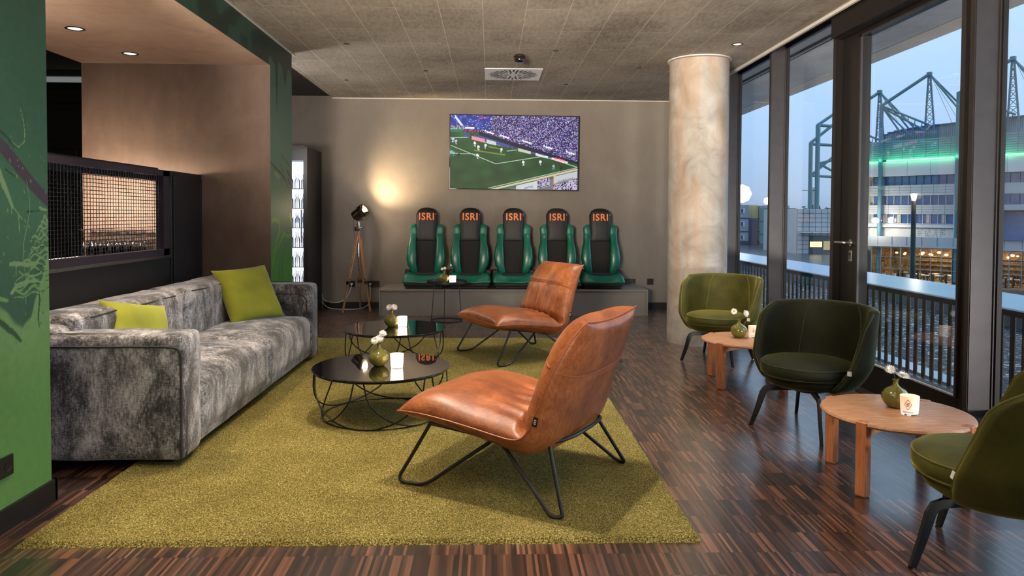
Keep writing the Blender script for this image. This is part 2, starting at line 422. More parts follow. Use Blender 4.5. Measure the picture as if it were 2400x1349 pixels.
M['seatmesh'] = simple('black woven seat fabric', (30, 28, 27), .85, var=.3, scale=420, bump=.4)
M['orange'] = simple('orange print', (236, 130, 72), .6, var=.04)
M['vase'] = simple('olive glazed ceramic', (104, 102, 42), .08, var=.25, scale=10, bump=0, coat=.6, coatr=.03)
M['petal'] = simple('white petals', (250, 244, 236), .6, var=.03, scale=60)
M['flowerheart'] = simple('yellow flower centre', (200, 190, 70), .7)
M['stem'] = simple('green stalk', (70, 96, 36), .6)
M['glasstop'] = simple('black glass', (10, 9, 9), .03, var=0, bump=0, spec=.8, coat=1, coatr=.01)
M['oak'] = m_wood('light cherry wood', (150, 104, 72), (182, 134, 98), (206, 162, 126), (3, 24, 24))
M['oakleg'] = m_wood('light cherry wood upright', (150, 88, 52), (180, 112, 70), (200, 136, 92), (20, 20, 2))
M['tripodwood'] = m_wood('weathered tripod wood', (110, 76, 50), (152, 110, 76), (180, 142, 106), (30, 30, 2))
M['lime'] = m_fabric('lime green cloth', (128, 132, 14), (156, 158, 26))
M['glass'] = m_glass('window glass', (.97, .985, 1.0))
M['clear'] = m_clearglass('clear drinking glass')
M['fridgeglass'] = m_glass('cabinet door glass')
M['candle'] = m_candle('lit candle glass', 5.5); M['candledim'] = m_candle('softly lit candle glass', .62)
M['gravel'] = m_gravel()
M['logo'] = simple('orange brown print', (190, 92, 44), .6, var=.05)
M['labelwhite'] = simple('white woven label', (225, 222, 215), .8)
M['cord'] = simple('white flex', (226, 222, 214), .45, var=.02)
# ------------------------------------------------------------------ painted surfaces
def fbm(x, y, s=1.0, o=3, z=0.0):
    return noise.fractal(Vector((x*s, y*s, z)), 1.0, 2.0, o)
def seg_d(px, py, ax, ay, bx, by):
    dx, dy = bx-ax, by-ay; t = max(0, min(1, ((px-ax)*dx+(py-ay)*dy)/(dx*dx+dy*dy+1e-9)))
    return math.hypot(px-ax-t*dx, py-ay-t*dy), t
def poly_d(px, py, pts):
    best = 9, 0
    for i in range(len(pts)-1):
        d, t = seg_d(px, py, *pts[i], *pts[i+1])
        if d < best[0]: best = d, (i+t)/(len(pts)-1)
    return best
def mixc(a, b, t): return tuple(x+(y-x)*t for x, y in zip(a, b))
def sst(a, b, x):
    t = max(0, min(1, (x-a)/(b-a))); return t*t*(3-2*t)
rs = random.Random(11)
# strokes as (points in y,z along the wall), width, colour
DK = (66, 58, 70); LG = (128, 160, 112); PG = (150, 176, 132)
INK = (34, 48, 46)
STROKES = [([(2.70, 1.60), (2.793, 1.543), (2.834, 1.511), (2.877, 1.485), (2.933, 1.442), (3.002, 1.385), (3.063, 1.340), (3.16, 1.285)], .026, DK),
           ([(2.804, 1.584), (2.835, 1.566), (2.878, 1.542), (2.922, 1.505)], .004, INK), ([(2.862, 1.419), (2.892, 1.405), (2.92, 1.393)], .003, INK),
           ([(2.987, 1.253), (3.073, 1.257)], .003, (30, 40, 36)),
           ([(2.80, 1.45), (2.821, 1.415), (2.847, 1.365), (2.871, 1.325), (2.90, 1.272)], .013, LG), ([(2.897, 1.277), (2.928, 1.251), (2.963, 1.218)], .0025, LG),
           ([(2.955, 1.676), (2.974, 1.625), (2.984, 1.58), (2.979, 1.537), (2.943, 1.513), (2.90, 1.531)], .0014, PG),
           ([(2.99, 1.379), (3.006, 1.31), (3.007, 1.247), (2.986, 1.185), (2.966, 1.123), (2.962, 1.062), (2.979, .983), (2.972, .828)], .0018, LG),
           ([(3.074, 1.271), (3.093, 1.264), (3.119, 1.26)], .008, LG), ([(2.897, 1.27), (2.898, 1.224)], .002, LG), ([(2.937, 1.247), (2.942, 1.167)], .003, LG),
           ([(2.884, 1.044), (2.924, 1.043), (3.031, 1.032)], .010, LG), ([(2.918, 1.042), (2.918, .996)], .003, LG), ([(2.889, .93), (2.922, .953), (2.981, .963), (3.055, .964)], .011, LG),
           ([(3.06, .94), (3.065, .879), (3.055, .824), (3.059, .767)], .005, (44, 84, 52)), ([(2.76, .85), (2.798, .838), (2.851, .80), (2.906, .761), (2.94, .728)], .012, (44, 80, 54)), ([(2.76, .92), (2.81, .917), (2.864, .901)], .010, (112, 160, 92))]
for k in range(17):
    z0 = 1.215-.0195*k; w = .05+.012*k+.04*rs.random(); ph = rs.random()*6; am = .006+.008*rs.random()
    STROKES.append(([(3.15-w+w*i/10, z0+am*math.sin(ph+i*1.25)+.010*math.sin(i*.35)) for i in range(11)], .0032+.0032*rs.random(), mixc(LG, (112, 160, 96), k/16)))
for k in range(70):
    y = 2.72+rs.random()*.4; z = .75+rs.random()*.9; a = rs.random()*.016
    STROKES.append(([(y, z), (y+a*.4, z-a)], .0012+.0014*rs.random(), LG if z > .95 else (52, 90, 60)))
for k in range(34):
    y = 2.96+rs.random()*.16; z = .90+rs.random()*.24
    STROKES.append(([(y, z), (y+.02+rs.random()*.03, z+(rs.random()-.4)*.014)], .0014, (44, 78, 52)))
VI = (62, 54, 62)
FAR = [([(6.553, 1.786), (6.914, 1.686)], .006, (58, 56, 58)), ([(6.541, 1.705), (6.813, 1.462)], .007, (58, 52, 56)), ([(6.25, 1.70), (6.346, 1.664), (6.55, 1.616), (6.712, 1.546), (6.85, 1.47)], .013, VI), ([(6.77, 1.644), (6.954, 1.557)], .022, VI), ([(6.78, 1.57), (6.93, 1.50)], .02, VI),
       ([(6.30, 1.19), (6.34, 1.199), (6.492, 1.182), (6.517, 1.089), (6.413, 1.0), (6.361, .912), (6.30, .80)], .020, (84, 140, 44)), ([(6.437, .938), (6.651, 1.07), (6.762, 1.035), (6.9, 1.05)], .016, (84, 140, 44)), ([(6.85, 1.228), (6.926, 1.162)], .028, (104, 146, 62)),
       ([(6.385, 1.606), (6.487, 1.578)], .020, (110, 140, 84)), ([(6.55, .5), (6.60, .82), (6.72, .98)], .010, (36, 90, 32)), ([(6.4, .4), (6.5, .72), (6.52, .9)], .008, (36, 90, 32)), ([(6.78, .5), (6.80, .85)], .007, (36, 90, 32)), ([(6.64, 1.0), (6.60, 1.18)], .005, (84, 140, 44))]
def lerp_tab(t, x):
    for (a0, b0), (a1, b1) in zip(t, t[1:]):
        if x <= a1: return b0+(b1-b0)*max(0, (x-a0)/(a1-a0))
    return t[-1][1]
BB = {}
def mural(y, z):
    n = fbm(y, z, 1.3, 4); n2 = fbm(y+9, z, 6, 3)
    if y < 4:   # near part
        up_ = mixc((62, 108, 82), (44, 86, 66), sst(1.25, 1.75, z+.06*n)); up_ = mixc(up_, (28, 62, 50), sst(1.75, 2.35, z+.12*n))
        up_ = mixc((54, 92, 72), up_, sst(.8, 1.3, z))
        base = mixc((92, 142, 76), (116, 156, 98), sst(.35, 1.0, z+.12*n))
        edge = lerp_tab([(2.60, .95), (2.82, .885), (2.885, .825), (2.953, .782), (3.008, .815), (3.034, .898), (3.087, .973), (3.142, 1.116)], y)
        base = mixc(base, up_, sst(edge-.010, edge+.010, z+.03*n2))
        ss = STROKES
    else:
        base = mixc((62, 124, 44), (66, 104, 76), sst(.75, 1.15, z+.10*n+.10*n2)); base = mixc(base, (86, 122, 102), sst(1.2, 1.95, z))
        base = mixc(base, (60, 102, 84), sst(2.0, 2.5, z+.1*n))
        drip = 2.60-.05*abs(math.sin(y*11+.4))**2 - (.42*max(0, 1-abs(y-6.44)/.05)) - (.12*max(0, 1-abs(y-6.70)/.09)) + .03*n
        if z > drip or y < 6.2: base = (26, 54, 42)
        if y < 6.2: base = mixc((24, 50, 40), (38, 78, 60), sst(-.05, .1, fbm(y, z, 2.2, 3)+.3*(2.62-z)))
        ss = FAR
    for pts, wd, colr in ss:
        bb = BB.get(id(pts))
        if bb is None: bb = BB[id(pts)] = (min(p[0] for p in pts)-.06, max(p[0] for p in pts)+.06, min(p[1] for p in pts)-.06, max(p[1] for p in pts)+.06)
        if y < bb[0] or y > bb[1] or z < bb[2] or z > bb[3]: continue
        d, t = poly_d(y, z, pts)
        if d < wd*2:
            ww = wd*(1+.35*noise.noise(Vector((y*60, z*60, wd*90))))*(.55+.45*math.sin(PI*min(1, .12+t*.88)))
            if wd > .018: ww = wd*(1+.12*noise.noise(Vector((y*20, z*20, 3))))
            base = mixc(colr, base, sst(ww*.85, ww*1.15, d))
    k = 1+.05*n
    return tuple(v*k for v in base)
def s2l(c): return tuple((v/255/12.92 if v/255 <= .04045 else ((max(0, v)/255+.055)/1.055)**2.4) for v in c)+(1,)
def color_mesh(name, verts, faces, cols, mat, parent=None):
    me = bpy.data.meshes.new(name); me.from_pydata(verts, [], faces); me.update()
    a = me.color_attributes.new('Col', 'FLOAT_COLOR', 'POINT')
    a.data.foreach_set('color', np.array(cols, dtype=np.float32).ravel())
    me.materials.append(mat)
    o = bpy.data.objects.new(name, me); C.objects.link(o)
    if parent is not None: o.parent = parent
    return o

CZ = 2.78
# ------------------------------------------------------------------ room shell
struct(MB().box(-6.0, 2.9, -2.6, 9.6, -.12, 0).build('floor', M['floor']))
struct(MB().box(-2.08, 2.57, -2.6, 9.55, CZ, CZ+.15).build('ceiling', M['ceiling']))
struct(MB().box(-6.0, -2.08, 6.3, 9.55, CZ+.02, CZ+.15).build('ceiling', M['dark']))
struct(MB().box(-6.0, -3.5, 1.0, 6.3, 2.95, 3.05).build('ceiling', M['dark']))
struct(MB().box(-3.5, -1.905, 2.9, 6.25, 2.53, 2.60).build('ceiling', M['soffit']))
struct(MB().box(-3.2, 3.05, 9.5, 9.65, -.1, 3.1).build('wall_back', M['wall']))
struct(MB().box(-3.5, -1.901, 6.25, 6.32, 0, 2.56).build('wall_niche', M['brown']))
struct(MB().box(-3.1, -3.0, 6.32, 9.5, 0, CZ+.1).build('wall_corridor', M['wall']))
struct(MB().box(-6.1, -6.0, .9, 9.6, 0, 3.05).build('wall_bar', M['dark']))
struct(MB().box(-6.0, -3.1, 9.3, 9.4, 0, 3.05).build('wall_bar_rear', M['dark']))
struct(MB().box(-6.0, -2.1, .9, 1.0, 0, 3.05).build('wall_bar_front', M['dark']))
struct(MB().box(-2.1, 2.9, -2.7, -2.6, 0, 3.1).build('wall_front', M['wall']))
# mural wall: solid core and the painted face
core = MB(); core.box(-2.1, -1.9003, -2.6, 3.13, 0, CZ); core.box(-2.1, -1.9003, 3.13, 6.25, 2.601, CZ); core.box(-2.1, -1.9003, 6.321, 6.92, 0, CZ)
struct(core.build('wall_left', M['dark']))
vs, fs, cs = [], [], []
def patch(y0, y1, z0, z1, dy, dz):
    ny = max(2, int(round((y1-y0)/dy))+1); nz = max(2, int(round((z1-z0)/dz))+1); b = len(vs)
    for i in range(ny):
        for j in range(nz):
            y = y0+(y1-y0)*i/(ny-1); z = z0+(z1-z0)*j/(nz-1); vs.append((-1.9, y, z)); cs.append(s2l(mural(y, z)))
    for i in range(ny-1):
        for j in range(nz-1):
            a = b+i*nz+j; fs.append((a, a+nz, a+nz+1, a+1))
patch(-2.6, 2.5, 0, CZ, .3, .1); patch(2.5, 3.13, 0, .7, .012, .014); patch(2.5, 3.13, .7, 1.75, .0036, .0038); patch(2.5, 3.13, 1.75, CZ, .012, .014); patch(3.13, 6.25, 2.53, CZ, .03, .02); patch(6.25, 6.92, 0, CZ, .009, .010)
# small return at the far corner
b = len(vs)
for z in (0, .7, 1.4, 2.1, CZ):
    for x in (-1.9, -2.1): vs.append((x, 6.92, z)); cs.append(s2l(mural(6.9, z)))
for k in range(4): a = b+2*k; fs.append((a, a+2, a+3, a+1))
M['mural'] = m_vcol('mural paint', .5)
struct(color_mesh('wall_left', vs, fs, cs, M['mural']))
# trims
struct(MB().box(-1.9, -1.885, -2.6, 7.0, CZ-.012, CZ).build('trim_1', M['offwhite']))
struct(MB().box(-2.08, 2.57, 9.485, 9.5, CZ-.012, CZ).build('trim_2', M['offwhite']))
struct(MB().box(2.55, 2.572, -2.6, 9.5, CZ-.025, CZ+.02).build('trim_3', M['offwhite']))
struct(MB().box(2.572, 2.66, -2.6, 9.5, CZ+.02, CZ+.12).build('trim_4', M['brown']))
struct(MB().box(-1.9, -1.884, -2.6, 3.145, 0, .09).box(-1.96, -1.884, 3.13, 3.145, 0, .09).build('baseboard_left', M['skirt']))
struct(MB().box(-2.2, -1.365, 9.484, 9.5, 0, .085).box(1.985, 2.6, 9.484, 9.5, 0, .085).build('baseboard_back', M['skirt']))

# ------------------------------------------------------------------ column
cb = MB(); prof = [(.288, 0)]+[(.288+.0015*noise.noise(Vector((0, 0, z*3))), z) for z in [k*.1 for k in range(1, 28)]]+[(.289, CZ-.02)]
cb.lathe(prof, 72, (2.06, 7.02, 0)); o = struct(cb.build('trim_column', M['column'], smooth=True))
c2 = MB().lathe([(.292, CZ-.014), (.308, CZ-.012), (.308, CZ-.001), (.28, CZ)], 72, (2.06, 7.02, 0)); c2.build('collar', M['offwhite'], None, True).parent = o

# ------------------------------------------------------------------ window wall
MUL = [(9.42, 9.50), (8.55, 8.60), (7.95, 8.00), (6.68, 6.73), (5.41, 5.47), (3.84, 3.89), (2.30, 2.35), (.80, .85), (-.8, -.75), (-2.6, -2.5)]
for i, (a, b) in enumerate(MUL):
    mb = MB().box(2.65, 2.775, a, b, 0, 3.0); mb.box(2.775, 2.79, a-.010, b+.010, 0, 3.0); mb.box(2.79, 2.812, a, b, 0, 3.0); mb.box(2.646, 2.65, a+.006, b-.006, 0, 3.0)
    struct(mb.build('trim_%d' % (5+i), M['bronze'] if i != 4 else M['bronzeblack']))  # door post by the handle in black, its shade put into the colour
struct(MB().box(2.62, 2.88, -2.6, 9.5, 2.86, 3.10).build('trim_16', M['bronzeblack']))
wn = 0
for (a, b), (c_, d_) in zip(MUL[1:], MUL[:-1]):
    y0, y1 = b, c_
    if abs(y0-3.89) < .01: continue
    wn += 1
    fr = MB()
    for q in ((2.785, 2.812, y0, y0+.022, .15, 2.86), (2.785, 2.812, y1-.022, y1, .15, 2.86), (2.785, 2.812, y0, y1, .15, .185), (2.785, 2.812, y0, y1, 2.825, 2.86)): fr.box(*q)
    f = struct(fr.build('window_%d' % wn, M['bronzeblack']))
    p = MB().box(2.796, 2.803, y0+.02, y1-.02, .17, 2.84).build('pane', M['glass']); p.parent = f
    s = MB().rbox(2.61, 2.79, y0, y1, 0, .15, .004, 2).build('window_sill', M['bronze']); s.parent = f
# glazed door
df = MB()
for q in ((2.70, 2.77, 5.14, 5.40, .015, 2.60), (2.70, 2.77, 3.90, 4.005, .015, 2.60), (2.70, 2.77, 4.0, 5.14, .015, .215), (2.70, 2.77, 4.0, 5.14, 2.565, 2.60)): df.box(*q)
df = struct(df.build('door_1', M['bronzeblack']))
MB().box(2.73, 2.738, 3.99, 5.15, .20, 2.58).build('pane', M['glass']).parent = df
bd = MB(); bd.box(2.688, 2.70, 4.0, 5.14, .212, .222); bd.build('glazing_bead', M['offwhite']).parent = df
bd = MB(); bd.box(2.685, 2.70, 5.125, 5.14, .21, 2.57); bd.box(2.685, 2.70, 4.0, 4.018, .21, 2.57); bd.box(2.685, 2.70, 4.0, 5.14, 2.555, 2.57); bd.build('glazing_bead', M['bronze']).parent = df
hd = MB(); hd.tube(rounded([(2.70, 5.245, 1.055), (2.64, 5.245, 1.055), (2.64, 5.37, 1.055)], .02), .010, 10); hd.lathe([(.026, 0), (.026, .008)], 20, (2.70, 5.245, 1.055), Matrix.Rotation(-PI/2, 3, 'Y').to_4x4()); hd.build('door_handle', M['steel'], None, True).parent = df
es = MB(); es.rbox(2.692, 2.70, 5.225, 5.265, .915, 1.0, .003, 2); es.build('key_escutcheon', M['steel']).parent = df
es = MB(); es.cyl((2.688, 5.245, .97), (2.693, 5.245, .97), .010); es.box(2.688, 2.693, 5.241, 5.249, .935, .965); es.build('lock_cylinder', M['black']).parent = df
struct(MB().box(2.60, 2.86, 3.89, 5.41, 2.605, 2.87).box(2.655, 2.70, 3.89, 5.41, 2.60, 2.606).build('trim_17', M['bronzeblack']))  # door header in the same black for its shade
struct(MB().box(2.62, 2.86, 3.89, 5.41, 0, .014).build('trim_18', M['bronze']))

# ------------------------------------------------------------------ outside: balcony edge, roof, parapet
M['concrete_out'] = m_plaster('pale concrete outside', (186, 184, 180), (206, 204, 200), (220, 218, 214), 1.2)
M['concrete_warm'] = m_plaster('warm pale concrete', (214, 198, 182), (228, 214, 198), (236, 224, 210), 1.2)
so = MB(); so.box(2.88, 3.18, -4, 13, 2.95, 3.3); so.box(3.20, 3.98, -4, 13, 2.95, 3.3); so.box(3.18, 3.20, -4, 13, 2.97, 3.3)
struct(so.build('trim_19', M['concrete_out']))
struct(MB().box(3.995, 4.24, -4, 13, 2.95, 3.3).build('trim_20', M['concrete_warm']))
struct(MB().box(3.175, 3.20, -4, 13, 2.93, 2.962).box(3.26, 3.275, -4, 13, 2.945, 2.955).build('trim_21', M['black']))
for k, y in enumerate((4.9, 6.2, 7.5, 8.8, 10.1)): pass
gm = MB(); gm.box(2.88, 6.05, -4, 30, -.25, -.02)
tag(gm.build('roof_gravel', M['gravel']), 'grey gravel covering the flat roof beyond the railing', 'gravel', kind='stuff')
M['bluemetal'] = simple('smooth pale blue grey metal', (158, 176, 194), .28, metal=.35, var=.05, scale=2, bump=.02)  # blue tone takes in the sky reflected on flashing and coping
tag(MB().box(3.42, 3.60, -4, 13, -.02, .012).build('metal_flashing', M['bluemetal']), 'pale metal flashing strip on the gravel below the balusters', 'metal strip')
cp = MB()
pw = thing('parapet', 'low roof parapet with a wide pale blue metal coping beyond the gravel', 'parapet', (0, 0, 0))
MB().box(6.08, 7.15, -4, 30, -5.6, .16).build('parapet_wall', simple('blue grey render', (96, 110, 122), .8), pw)
for k in range(17):
    MB().box(6.0, 7.22, -4+2*k, -2.006+2*k, .15, .20).build('coping', M['bluemetal'], pw)
rl = thing('balcony_railing', 'black railing of flat vertical bars outside the windows', 'railing', (3.3, 0, 0))
MB().box(-.03, .03, 3.0, 10.6, .63, .668).build('top_rail', M['black'], rl)
MB().box(-.02, .02, 3.0, 10.6, .0, .02).build('bottom_rail', M['black'], rl)
bal = None
for k in range(74):
    y = 3.05+.102*k
    if bal is None: bal = MB().box(-.004, .004, -.021, .021, .02, .632).build('baluster', M['black'], rl); bal.location = (0, y, 0)
    else: q = bal.copy(); C.objects.link(q); q.location = (0, y, 0)

# ------------------------------------------------------------------ street and stadium (camera height is about 7 m above the street)
M['street'] = simple('wet dark asphalt', (70, 72, 78), .28, var=.3, scale=.4, bump=.02)
struct(MB().box(-40, 320, 10, 420, -5.9, -5.65).build('floor_street', M['street']))
SG = -5.65
M['clad'] = simple('pale grey facade panels', (178, 180, 180), .5, var=.05, scale=.8, bump=0)
M['cladteal'] = simple('grey teal metal cladding', (112, 144, 148), .5, var=.08, scale=.8, bump=0)
M['whiteclad'] = simple('off white facade band', (206, 204, 200), .6, var=.04, scale=.6, bump=0)
M['roofmetal'] = simple('blue grey corrugated metal', (126, 150, 158), .5, var=.08, scale=.5, bump=0)
M['mast'] = simple('petrol blue painted steel', (84, 122, 132), .45, var=.08, scale=.5, bump=0)
M['farglass'] = simple('blue reflecting window glass', (52, 84, 130), .12, var=.35, scale=.5, bump=0, spec=.9)
M['curtain'] = simple('pale curtain', (170, 168, 150), .8)
M['joint'] = simple('dark joint', (70, 80, 92), .8)
M['neon'] = emis('green neon', (96, 255, 130), 7.0)
M['warmglow'] = emis('warm lamp glow', (255, 206, 130), 9.0)
M['shopglow'] = emis('warm shop lamp', (255, 206, 130), 5.0)
M['coldglow'] = emis('white floodlight', (255, 250, 240), 22.0)
cs_, sn_ = .6176848, -.78642576
def su(u, z=0, y=0): return (42.922+cs_*u-sn_*y, 75.789+sn_*u+cs_*y, z)
RZ = math.atan2(sn_, cs_)
sta = thing('stadium_building', 'pale stadium building with a green neon line and lit ground floor restaurant', 'stadium', (42.922, 75.789, 0), math.atan2(-.78642576, .6176848))
U1 = 26
def sb(name, mat, *boxes):
    mb = MB()
    for q in boxes: mb.box(*q)
    return mb.build(name, mat, sta)
sb('core_wall', M['clad'], (-1.9, U1, .5, 14, -1.9, 7.2), (-2.3, -1.9, -.3, 14, SG, 7.2))
sb('upper_cladding', M['cladteal'], (-2.3, U1, -.1, 12, 7.35, 9.4))
jn = MB()
for k in range(1, 9): jn.box(-2.3, U1, -.115, -.1, 7.35+.228*k-.012, 7.35+.228*k+.012)
for k in range(24): jn.box(-2.0+1.15*k, -1.985+1.15*k, -.115, -.1, 7.35, 9.4)
jn.build('cladding_joint', M['joint'], sta)
sb('white_band', M['whiteclad'], (-2.3, U1, -.35, .5, 5.6, 7.18))
jn = MB()
for k in range(13): jn.box(-.2+2.25*k, -.185+2.25*k, -.36, -.35, 5.6, 7.18)
jn.build('band_joint', M['joint'], sta)
rf = MB(); n = 150
for k in range(n):
    u = -1.4+k*(U1+1.4)/n; zt = 10.75+.02*u-.5*math.exp(-(u+1.4)/1.6); w_ = (U1+1.4)/n
    rf.box(u, u+w_*.55, 1.5, 3, 9.3, zt); rf.box(u+w_*.55, u+w_, 1.56, 3, 9.3, zt)
rf.build('corrugated_roof_edge', M['roofmetal'], sta)
rf = MB()
for k in range(40):
    u = -1.4+k*.685; zt = 10.75+.02*u-.5*math.exp(-(u+1.4)/1.6); rf.box(u, u+.685, 1.3, 3, zt, zt+.12)
rf.build('roof_gutter', M['mast'], sta)
sb('neon_line', M['neon'], (.0, 6.5, -.45, -.36, 7.20, 7.33), (8.2, 15, -.45, -.36, 7.20, 7.33), (-2.2, -.9, -.42, -.36, 7.2, 7.26))
bands = ((4.62, 5.58), (2.52, 3.52), (.58, 1.55))
for bi, (z0, z1) in enumerate(bands):
    sb('spandrel', M['clad'], (-1.9, 8.3, 0.0, .5, (bands[bi+1][1] if bi < 2 else .15), z0))
    jn = MB(); zb = (bands[bi+1][1] if bi < 2 else .15)
    for k in range(1, 4): jn.box(-1.9, 8.3, -.012, 0, zb+(z0-zb)*k/4-.008, zb+(z0-zb)*k/4+.008)
    for k in range(9): jn.box(-1.0+1.1*k, -.985+1.1*k, -.012, 0, zb, z0)
    jn.build('spandrel_joint', M['joint'], sta)
    for k in range(14):
        u = -1.55+.72*k
        if u > 7.9: break
        wd = MB().box(u+.03, u+.66, .2, .26, z0+.02, z1-.02).build('window', M['farglass'], sta)
        MB().box(u-.03, u+.03, .12, .3, z0, z1).build('window_frame', M['clad'] if bi else M['joint'], wd)
        if bi == 2 and k % 2: MB().box(u+.34, u+.62, .17, .2, z0+.04, z1-.04).build('curtain', M['curtain'], wd)
sb('clad_pier', M['clad'], (8.3, 10.2, -.1, .5, -.9, 5.6))
jn = MB()
for k in range(16): jn.box(8.3, 10.2, -.112, -.1, -.7+.4*k, -.685+.4*k)
jn.build('pier_joint', M['joint'], sta)
for z0, z1 in bands:
    for k in range(8):
        u = 10.4+.8*k; wd = MB().box(u+.03, u+.74, .2, .26, z0, z1).build('window', M['farglass'], sta)
sb('spandrel', M['clad'], (10.2, U1, .0, .5, 3.55, 4.6), (10.2, U1, .0, .5, 1.6, 2.5), (10.2, U1, .0, .5, -1, .55))
sb('entrance_canopy', M['black'], (9.0, 16, -2.2, 0, 1.75, 1.95)); sb('entrance_glass', M['farglass'], (11, 14, -1.6, -.2, -.9, 1.75))
sb('ledge', M['whiteclad'], (-1.9, 8.3, -.25, .5, .15, .45)); sb('sign_wall', M['whiteclad'], (-1.9, 8.3, .1, .5, -1, .15))
sg = MB(); rr2 = random.Random(5)
for a in range(5):
    for ix in range(3):
        for iz in range(4):
            if rr2.random() < .68: u = 2.35+a*.72+ix*.17; z = -.72+iz*.2; sg.box(u, u+.06, .07, .1, z, z+.06)
sg.build('dotted_sign', M['black'], sta)
sb('balcony_parapet', M['clad'], (-1.6, U1, -1.3, -1.1, -1.72, -.82)); sb('balcony_floor', M['clad'], (-1.6, U1, -1.3, .5, -1.9, -1.72))
jn = MB()
for k in range(20): jn.box(-.4+1.45*k, -.37+1.45*k, -1.32, -1.3, -1.72, -.82)
jn.build('balcony_joint', M['joint'], sta)
# restaurant
M['shopwall'] = m_plaster('warm shop wall', (74, 50, 30), (140, 104, 62), (206, 174, 122), 3.5)
sb('restaurant_shell', M['shopwall'], (-1.2, U1, 5, 5.2, SG, -1.9), (-1.2, U1, -.6, 5, SG, SG+.06), (-1.3, -1.2, -.8, 5, SG, -1.9), (-1.2, U1, -.6, 5, -1.96, -1.9))
fr = MB()
for k in range(26): u = -1.2+.98*k; fr.box(u-.03, u+.03, -.85, -.72, SG, -1.9)
for z in (-2.02, -3.0, -4.2, SG+.05): fr.box(-1.2, U1, -.83, -.77, z-.02, z+.02)
fr.build('shopfront_frame', M['steel'], sta)
sb('shopfront_glass', M['glass'], (-1.2, U1, -.79, -.785, SG, -1.9))
rr3 = random.Random(3)
def on_sta(u, y, z): return su(u, z, y)
pl0 = None
for k in range(22):
    u = .4+k*.52; y = 1.0+2.6*rr3.random(); z = -2.45-.35*rr3.random()
    if pl0 is None:
        r = .17; pl0 = MB().lathe([(0, -r*.7), (r*.8, -r*.4), (r, 0), (r*.7, r*.5), (0, r*.6)], 10).build('pendant_lamp', M['shopglow'], None, True)
        tag(pl0, 'round glowing pendant lamp inside the lit restaurant', 'pendant lamp', 'pendant lamps in the restaurant'); q = pl0
    else: q = pl0.copy(); C.objects.link(q)
    q.location = on_sta(u, y, z); q.scale = (.7+.5*rr3.random(),)*3
dt0 = dc0 = None
for k in range(24):
    u = .2+rr3.random()*11.5; y = .2+rr3.random()*3.6
    if dt0 is None:
        dt0 = MB().box(-.35, .35, -.3, .3, .72, .78).box(-.03, .03, -.03, .03, 0, .75).build('dining_table', M['offwhite']); tag(dt0, 'small pale table inside the lit restaurant', 'table', 'restaurant tables'); q = dt0
        dc0 = MB().box(-.18, .18, -.2, .2, .4, .48).box(-.2, -.16, -.2, .2, 0, .95).build('dining_chair', M['black']); tag(dc0, 'dark chair inside the lit restaurant', 'chair', 'restaurant chairs')
    else: q = dt0.copy(); C.objects.link(q)
    q.location = on_sta(u, y, SG+.06); q.rotation_euler.z = RZ
    for sx_ in (-.55, .55):
        c = dc0 if (k == 0 and sx_ < 0) else dc0.copy()
        if c is not dc0: C.objects.link(c)
        c.location = on_sta(u+sx_, y, SG+.06); c.rotation_euler.z = RZ+(PI if sx_ > 0 else 0)
sv = MB()
for z in (-4.6, -4.1, -3.6, -3.1): sv.box(1, 12, 4.6, 5, z-.03, z)
sv.build('bottle_shelving', M['black'], sta)
M['leaf'] = simple('dark green foliage', (52, 86, 40), .7, var=.4, scale=3)
for k in range(5):
    lf = MB(); u = (-.6, .5, 1.9, 9.0, 10.6)[k]
    for j in range(90):
        a = Vector((rr3.gauss(0, .28), rr3.gauss(0, .2), .7+rr3.random()*(2.0 if k < 3 else 1.2))); b = a+Vector((rr3.gauss(0, .12), rr3.gauss(0, .08), rr3.gauss(.08, .08)))
        lf.tube([a, (a+b)/2, b], [.004, .05, .004], 4)
    t = thing('potted_plant', ('leafy plant behind the leftmost shopfront pane of the restaurant', 'leafy plant just left of the street lamp post in the restaurant', 'tall leafy plant directly behind the street lamp post', 'green plant in the restaurant at the left of the rightmost window strip', 'green plant in the restaurant at the right of the rightmost window strip')[k], 'plant', su(u, SG+.06, .8), RZ)
    lf.build('foliage', M['leaf'], t); MB().lathe([(.16, 0), (.22, .45), (.2, .7), (0, .7)], 10).build('pot', M['offwhite'], t)
sl = light('restaurant_light', 'AREA', (0, 0, 0), 800, (1, .78, .48), None, 9, size_y=3); sl.parent = sta; sl.location = (6, 2.2, -2.05)
fl = MB().lathe([(0, -.34), (.24, -.24), (.34, 0), (.24, .24), (0, .34)], 16, (-.55, -1.6, .85)); fl.cyl((-.55, -1.5, .85), (-.55, -.1, .85), .04); fl.build('wall_floodlight', M['coldglow'], sta, True)  # sphere enlarged to take in the glare around the lamp
l_ = light('wall_floodlight_light', 'POINT', (0, 0, 0), 900, (1, .88, .66), None, .3); l_.parent = sta; l_.location = (-.55, -2.1, .85)
l_ = light('neon_light', 'AREA', (0, 0, 0), 110, (.12, 1, .45), None, 14, size_y=.2); l_.parent = sta; l_.location = (4.5, -1.0, 7.3); l_.rotation_euler = (math.radians(118), 0, 0)

